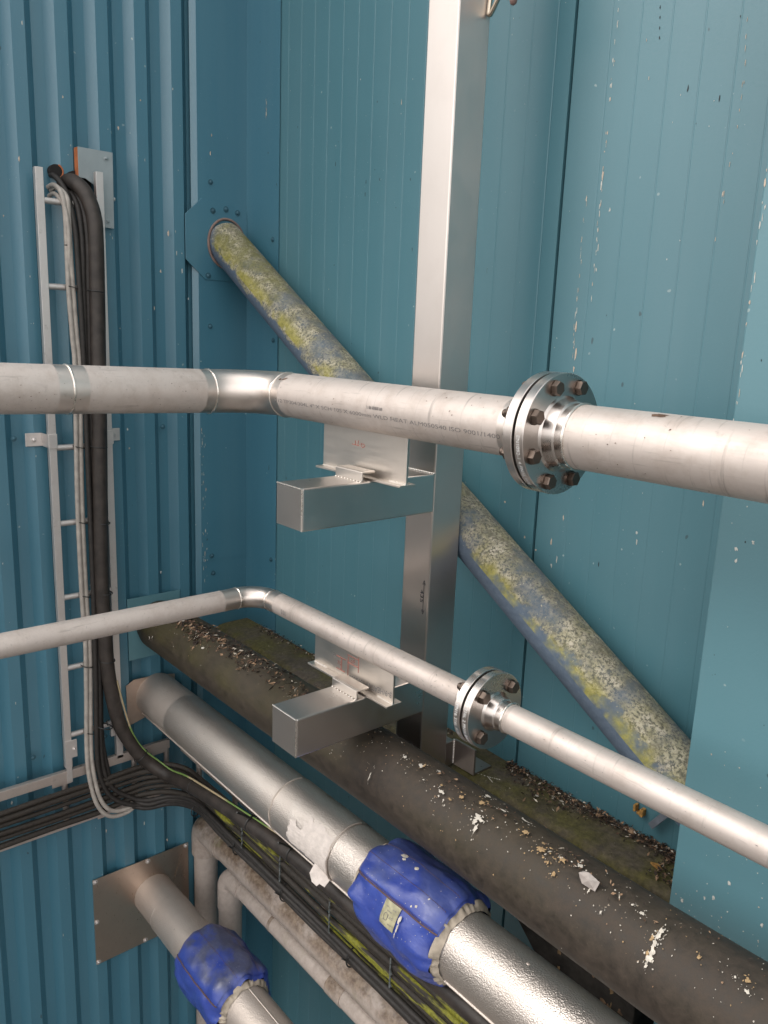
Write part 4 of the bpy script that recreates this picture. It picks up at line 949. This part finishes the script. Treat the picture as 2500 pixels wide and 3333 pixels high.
# ------------------------------------------------------------------ cable ladder, trays
LXP = -2.6635
def rail(mb, p0, p1, a, b):   # small C rail: face a (half, along first), depth b
    mb.box(min(p0[0], p1[0]), max(p0[0], p1[0]), min(p0[1], p1[1]), max(p0[1], p1[1]), min(p0[2], p1[2]), max(p0[2], p1[2]))
cl = thing('cable_ladder', (LXP, .96, -1.56), 'upright galvanised cable ladder on the ribbed wall', 'cable ladder')
for (y0, y1, zt, zb) in ((.8520, .8755, .4560, -1.545), (1.0375, 1.0610, .4690, -1.568)):
    mb = MB(); mb.box(LXP-.004, LXP, y0, y1, zb, zt); mb.box(LXP-.022, LXP-.004, y0, y0+.002, zb, zt); mb.box(LXP-.022, LXP-.004, y1-.002, y1, zb, zt)
    mb.build('rail', 'galv', cl, smooth=0, bevel=.0012)
r0 = None
for z in (.363, .1083, -.147, -.4013, -.656, -.915, -1.172, -1.425):
    if r0 is None:
        mb = MB(); mb.tube([(LXP-.011, .8735, z), (LXP-.011, 1.0395, z)], .0100, 14); r0 = mb.build('rung', 'galv', cl, loc=(LXP-.011, .956, z))
    else: dup(r0, (LXP-.011, .956, z))
def clip(ys, z, outer):
    mb = MB(); y0, y1 = ys
    mb.box(LXP, LXP+.003, y0-.002, y1+.002, z-.024, z+.024)
    a, b = (y0-.055, y0-.002) if outer < 0 else (y1+.002, y1+.052)
    mb.box(XC, XC+.003, a, b, z-.022, z+.022); yy = b if outer < 0 else a
    mb.box(XC+.003, LXP+.003, yy-.0015, yy+.0015, z-.022, z+.022)
    o = mb.build('clip', 'galv', cl, smooth=0, bevel=.002)
    screw(o, (XC+.003, (a+b)/2, z), (1, 0, 0), name='bolt', mat='galv', r=.010)
clip((.852, .8755), -.378, -1); clip((1.0375, 1.061), -.374, 1)
mb = MB(); mb.box(LXP, LXP+.003, .850, .893, -1.507, -1.44); mb.box(LXP+.003, LXP+.0045, .852, .872, -1.60, -1.507); o = mb.build('joint_bracket', 'galv', cl, smooth=0, bevel=.002)
screw(o, (LXP+.003, .883, -1.475), (1, 0, 0), name='bolt', mat='galv', r=.007)
mb = MB(); mb.box(LXP-.02, LXP-.004, 1.020, 1.036, -1.475, -1.415); mb.build('joint_bracket', 'galv', cl, smooth=0, bevel=.002)

t1 = thing('cable_tray', (LXP, .5, -1.78), 'pale rail cable tray running level along the ribbed wall', 'cable tray')
for (z0, z1) in ((-1.590, -1.556), (-1.7785, -1.7555)):
    mb = MB(); mb.box(LXP-.003, LXP, P0+.01, 1.245, z0, z1); mb.box(LXP-.02, LXP-.003, P0+.01, 1.245, z1-.002, z1); mb.box(LXP-.02, LXP-.003, P0+.01, 1.245, z0, z0+.002)
    mb.build('rail', 'galv_dirty', t1, smooth=0, bevel=.0012)
r0 = None
for yv in (.848, 1.1045, 1.235, .59, .33):
    if r0 is None: r0 = MB().tube([(LXP-.011, yv, -1.757), (LXP-.011, yv, -1.588)], .0105, 12).build('rung', 'galv_dirty', t1, loc=(LXP-.011, yv, -1.67))
    else: dup(r0, (LXP-.011, yv, -1.67))
for q in ((.800, .868, -1.603, -1.553), (1.170, 1.235, -1.600, -1.551), (.955, .985, -1.785, -1.752)): MB().box(LXP, LXP+.003, *q).build('joint_plate', 'galv_dirty', t1, smooth=0, bevel=.002)

TY = 1.268
t2 = thing('cable_tray', (-1.5, TY, -1.78), 'cable tray running under the silver pipe, its thin bottom rail showing', 'cable tray')
for (z0, z1) in ((-1.590, -1.556), (-1.7785, -1.7555)):
    mb = MB(); mb.box(-2.62, 2.0, TY, TY+.003, z0, z1); mb.box(-2.62, 2.0, TY+.003, TY+.02, z1-.002, z1); mb.box(-2.62, 2.0, TY+.003, TY+.02, z0, z0+.002)
    mb.build('rail', 'galv_dirty', t2, smooth=0, bevel=.0012)
r0 = None
for i in range(16):
    x = -2.49+.265*i
    if r0 is None: r0 = MB().tube([(x, TY+.011, -1.757), (x, TY+.011, -1.588)], .0105, 12).build('rung', 'galv_dirty', t2, loc=(x, TY+.011, -1.67))
    else: dup(r0, (x, TY+.011, -1.67))

# ------------------------------------------------------------------ cables
def cable(name, pts, r, mat, label, group=None, n=12, sm=8, cat='cable'):
    return tag(MB().tube(spline(pts, sm), r, n).build(name, mat), label, cat, group)
GX = -2.652
grey = [
    [(XC-.01, .914, .412), (-2.695, .917, .414), (-2.66, .926, .388), (GX, .932, .33), (GX, .932, .214), (GX, .932, .10), (GX, .937, -.041), (GX, .941, -.129), (GX, .936, -.33), (GX, .931, -.51), (GX, .929, -.70), (GX, .931, -.96), (GX, .935, -1.085), (GX, .931, -1.257), (GX+.004, .922, -1.47), (GX+.016, .922, -1.588), (GX+.026, .942, -1.700), (GX+.032, .984, -1.760), (GX+.032, 1.048, -1.770), (GX+.020, 1.11, -1.752), (GX+.004, 1.15, -1.74)],
    [(XC-.01, .921, .404), (-2.69, .926, .407), (-2.655, .940, .375), (GX, .942, .32), (GX+.004, .941, .214), (GX, .946, .10), (GX, .951, -.041), (GX, .956, -.129), (GX, .951, -.33), (GX, .946, -.51), (GX, .944, -.70), (GX, .946, -.96), (GX, .950, -1.085), (GX, .946, -1.257), (GX+.004, .937, -1.47), (GX+.016, .938, -1.580), (GX+.026, .956, -1.685), (GX+.032, .994, -1.742), (GX+.032, 1.055, -1.754), (GX+.020, 1.11, -1.738), (GX+.004, 1.15, -1.728)]]
cable('cable', grey[0], .0078, 'cable_grey', 'pale grey cable on the ladder, the outer one curling lowest at its foot', 'cables on the ladder')
cable('cable', grey[1], .0078, 'cable_grey', 'pale grey cable on the ladder, the inner one next to the black cables', 'cables on the ladder')
cable('cable', [(XC-.005, .913, .385), (-2.69, .917, .388), (-2.655, .930, .355), (-2.645, .936, .30), (-2.644, .937, .235), (-2.652, .938, .16), (-2.664, .948, .08), (-2.668, .95, -.1)], .0068, 'cable_grey', 'short pale grey cable tucked behind the other two at the ladder top', 'cables on the ladder')
def xrun(x0, y, z, wob, seed):
    return [(x, y+wob*mnoise.noise(Vector((x*2.1, seed, 0))), z+wob*mnoise.noise(Vector((x*2.1, seed, 5)))) for x in [x0+.28*i for i in range(15)]]
BL = [('black cable on the ladder that comes out of the round wall hole', [(XC-.015, hy-.012, hz-.012), (XC+.006, hy-.010, hz-.016), (-2.700, .938, .425), (-2.668, .950, .375), (-2.645, .958, .28), (-2.642, .962, .15), (-2.642, .966, -.02), (-2.645, .968, -.2)], .9655, -1.742),
      ('black cable on the ladder bending down just left of the thick hose', [(XC-.01, .972, .405), (-2.69, .980, .398), (-2.655, .990, .345), (-2.640, .993, .25), (-2.642, .991, .12), (-2.648, .990, -.05), (-2.65, .988, -.2)], .981, -1.722),
      ('black cable on the ladder between the hole cable and the hose', [(XC-.01, .958, .400), (-2.69, .966, .395), (-2.655, .974, .34), (-2.642, .977, .24), (-2.646, .977, .10), (-2.65, .977, -.05), (-2.652, .977, -.2)], .972, -1.752),
      ('black cable tucked at the back of the ladder bundle', [(XC-.01, .962, .390), (-2.69, .970, .385), (-2.665, .982, .32), (-2.664, .985, .24), (-2.664, .985, .10), (-2.662, .990, -.05), (-2.662, .995, -.2)], .990, -1.735)]
for i, (lab, top, yv, zz) in enumerate(BL):
    xx = -2.640-.006*i
    low = [(xx, yv+.004*math.sin(i), -.5), (xx, yv, -.9), (xx, yv-.004, -1.2), (xx+.002, yv-.010, -1.44), (xx+.004, yv-.008+.004*i, -1.58), (xx+.012, yv+.022, zz+.065), (xx+.022, yv+.08, zz+.01), (-2.605+.004*i, 1.115, zz-.014), (-2.560, 1.185, zz-.004), (-2.49, 1.222, zz+.012), (-2.40, 1.236, zz+.022)]
    cable('cable', top+low+xrun(-2.25, 1.232-.006*(i % 2), zz+.032-.005*i, .006, i+3), .0088, 'cable_black', lab, 'cables on the ladder')
order = ('topmost', 'second from the top', 'third from the top', 'fourth from the top', 'fifth from the top', 'lowest')
for i in range(6):
    z = -1.618-.0245*i+random.uniform(-.004, .004); zx = -1.606-.0185*i+random.uniform(-.003, .003); r = (.0092, .0118, .0085, .0100, .0080, .0105)[i]
    pts = [(-2.640, y, z+.010*mnoise.noise(Vector((y*3, i*3.7, 0)))) for y in (.325, .42, .55, .8, .95)]
    rad = .20+.012*(i % 3)
    pts += [(-2.640+rad*(1-math.cos(t)), 1.243-rad+rad*math.sin(t), z+(zx-z)*t/(PI/2)+.010*math.sin(2*t)) for t in [PI/2*k/6 for k in range(1, 7)]]
    pts += xrun(-2.22, 1.243-.004*(i % 2), zx, .008, i*7+20)
    cable('cable', pts, r, 'cable_mossy', 'black cable lying in the level wall tray, %s of the six' % order[i], 'cables in the level tray')
TH = [(XC-.02, 1.040, .428), (-2.695, 1.050, .432), (-2.655, 1.085, .395), (-2.635, 1.1, .33), (-2.630, 1.102, .25), (-2.632, 1.100, .05), (-2.632, 1.096, -.13), (-2.632, 1.092, -.33), (-2.632, 1.085, -.58), (-2.632, 1.080, -.85), (-2.632, 1.084, -1.10), (-2.632, 1.094, -1.25)]
TH = [(a, b-.086 if a > -2.66 else b-.075, c) for a, b, c in TH]
TH += [(-2.628, 1.033, -1.40), (-2.622, 1.062, -1.475), (-2.612, 1.098, -1.543), (-2.595, 1.140, -1.595), (-2.545, 1.185, -1.632), (-2.43, 1.200, -1.615), (-2.17, 1.200, -1.568), (-1.85, 1.200, -1.527), (-1.68, 1.200, -1.512), (-1.5, 1.2, -1.508), (-1.1, 1.2, -1.505), (-.6, 1.2, -1.505), (.2, 1.2, -1.505), (1.5, 1.2, -1.505)]
hose = cable('hose', TH, .0245, 'hose', 'thick dark brown hose running down the ladder and under the silver pipe', n=20, cat='hose')
earth = [(x+.010, y+.004 if y > 1.15 else y+.0225, z+.0275 if y > 1.15 else z+.010) for x, y, z in TH[11:]]
earth = [(p[0]+.0, p[1]+.004*math.sin(i*1.7), p[2]+.004*math.sin(i*2.3)) for i, p in enumerate(earth)]
cable('earth_wire', earth, .0034, 'earth', 'thin green and cream earth wire lying along the thick hose', n=10, cat='wire')

def tie(c, ax, rad, mat, label, tail=None, group=None, wd=.0022):
    c = Vector(c); ax = Vector(ax).normalized(); u = ax.orthogonal().normalized(); v = ax.cross(u)
    ru, rv = rad if isinstance(rad, tuple) else (rad, rad)
    if isinstance(rad, tuple): u = Vector((0, 0, 1)) if abs(ax.z) < .7 else Vector((0, 1, 0)); u = (u-ax*u.dot(ax)).normalized(); v = ax.cross(u)
    mb = MB(); mb.tube([c+ru*math.cos(t)*u+rv*math.sin(t)*v for t in [2*PI*i/28 for i in range(28)]], wd, 6, closed=True)
    if tail:
        a, b = Vector(tail[0]), Vector(tail[1]); mb.tube([a, a*.5+b*.5+Vector((-.004, -.003, .003)), b], wd, 6)
    return tag(mb.build('cable_tie', mat), label, 'cable tie', group or 'cable ties')
tie((GX, .937, .235), (0, 0, 1), (.011, .010), 'tie', 'black tie bunching the grey cables near the ladder top')
for z, nm in ((.108, 'second'), (-.401, 'fourth'), (-.656, 'fifth'), (-.915, 'sixth'), (-1.172, 'seventh'), (-1.425, 'eighth')):
    tie((GX-.008, .946 if z > -1 else .939, z), (0, .25, 1), (.019, .026), 'tie', 'black tie holding the grey cables to the ladder, at the %s rung from the top' % nm, wd=.0018)
for z, nm in ((.10, 'second'), (-.40, 'fourth'), (-.66, 'fifth'), (-.91, 'sixth'), (-1.16, 'seventh')):
    tie((-2.640, 1.012 if z > -.3 else 1.002, z), (0, .1, 1), (.0275, .034), 'tie', 'dark tie round the thick hose at the %s rung from the top' % nm, wd=.002)
tie((-2.640, .985, -1.41), (0, .3, 1), (.028, .03), 'tie', 'black tie round the black cables at the lowest ladder rung', tail=((-2.62, .99, -1.40), (-2.60, .985, -1.37)))
tie((-2.610, 1.104, -1.552), (.2, .5, -.8), .0275, 'tie', 'black tie round the bent hose just below the ladder')
tie((-2.38, 1.202, -1.607), (1, 0, .15), .0265, 'tie', 'black tie round the hose and earth wire, first after the corner')
for x, z, nm in ((-1.985, -1.540, 'nearer the corner'), (-1.75, -1.515, 'nearer the white peeling patch')):
    tie((x, 1.202, z), (1, .1, 0), .0262, 'tie', 'long black tie with its tail sticking up, %s' % nm, tail=((x, 1.190, z+.026), (x+.012, 1.140, z+.070)), wd=.003)
tie((-2.43, 1.232, -1.735), (1, .2, 0), (.022, .02), 'tie', 'black tie bundling the black cables where they leave the ladder bend')
for x, nm in ((-2.13, 'upper left'), (-1.84, 'middle'), (-1.50, 'right')):
    tie((x, 1.235, -1.718), (1, 0, 0), (.030, .020), 'tie', 'black tie binding the lower black cables to the bottom rail, %s one' % nm, tail=((x, 1.212, -1.715), (x+.012, 1.190, -1.690)))
for i, (x, nm) in enumerate(((-2.09, 'furthest'), (-1.86, 'second furthest'), (-1.60, 'third furthest'), (-1.33, 'nearest the blue cover'), (-1.07, 'past the blue cover'))):
    mb = MB()
    for k_ in range(5):
        z = -1.610-.0185*k_; mb.tube([(x-.004, 1.231, z+.009), (x+.003, 1.2245, z), (x-.002, 1.231, z-.010)], .0026, 6)
        if i % 2 == k_ % 2: mb.tube([(x, 1.226, z), (x+.022, 1.212, z+.006)], .0025, 6)
    tag(mb.build('cable_tie', 'tie_grey', loc=(x, 1.231, -1.65)), 'knotted grey tie across the mossy cables, %s' % nm, 'cable tie', 'cable ties')

# cover plate over the foam at the ladder head
cp = thing('cover_plate', (XC+.022, 1.055, .306), 'grey zinc cover plate with orange foam behind, at the head of the cable ladder', 'plate')
mb = MB(); mb.prism([(.999, .541), (1.1115, .541), (1.1085, .307), (1.064, .3075), (1.064, .395), (1.045, .435), (1.02, .450), (.999, .450)], XC+.019, XC+.022, 'yz'); mb.build('plate', 'zinc', cp, smooth=0, bevel=.0006)
MB().box(XC-.004, XC+.019, .996, 1.010, .40, .540).build('foam_strip', 'foam', cp, smooth=0)
mb = MB(); mb.lathe((XC-.002, 1.0, .425), (1, 0, 0), [(0, .047), (.004, .047)], 24); mb.build('foam_hole', 'hole', cp)
for (a, b) in ((1.088, .520), (1.087, .328)): screw(cp, (XC+.022, a, b), (1, 0, 0), mat='zinc', r=.007)
mb = MB(); mb.lathe((XC+.012, 1.1115, .40), (0, 1, 0), [(0, .007), (.006, .006)], 10); mb.build('screw', 'galv', cp)
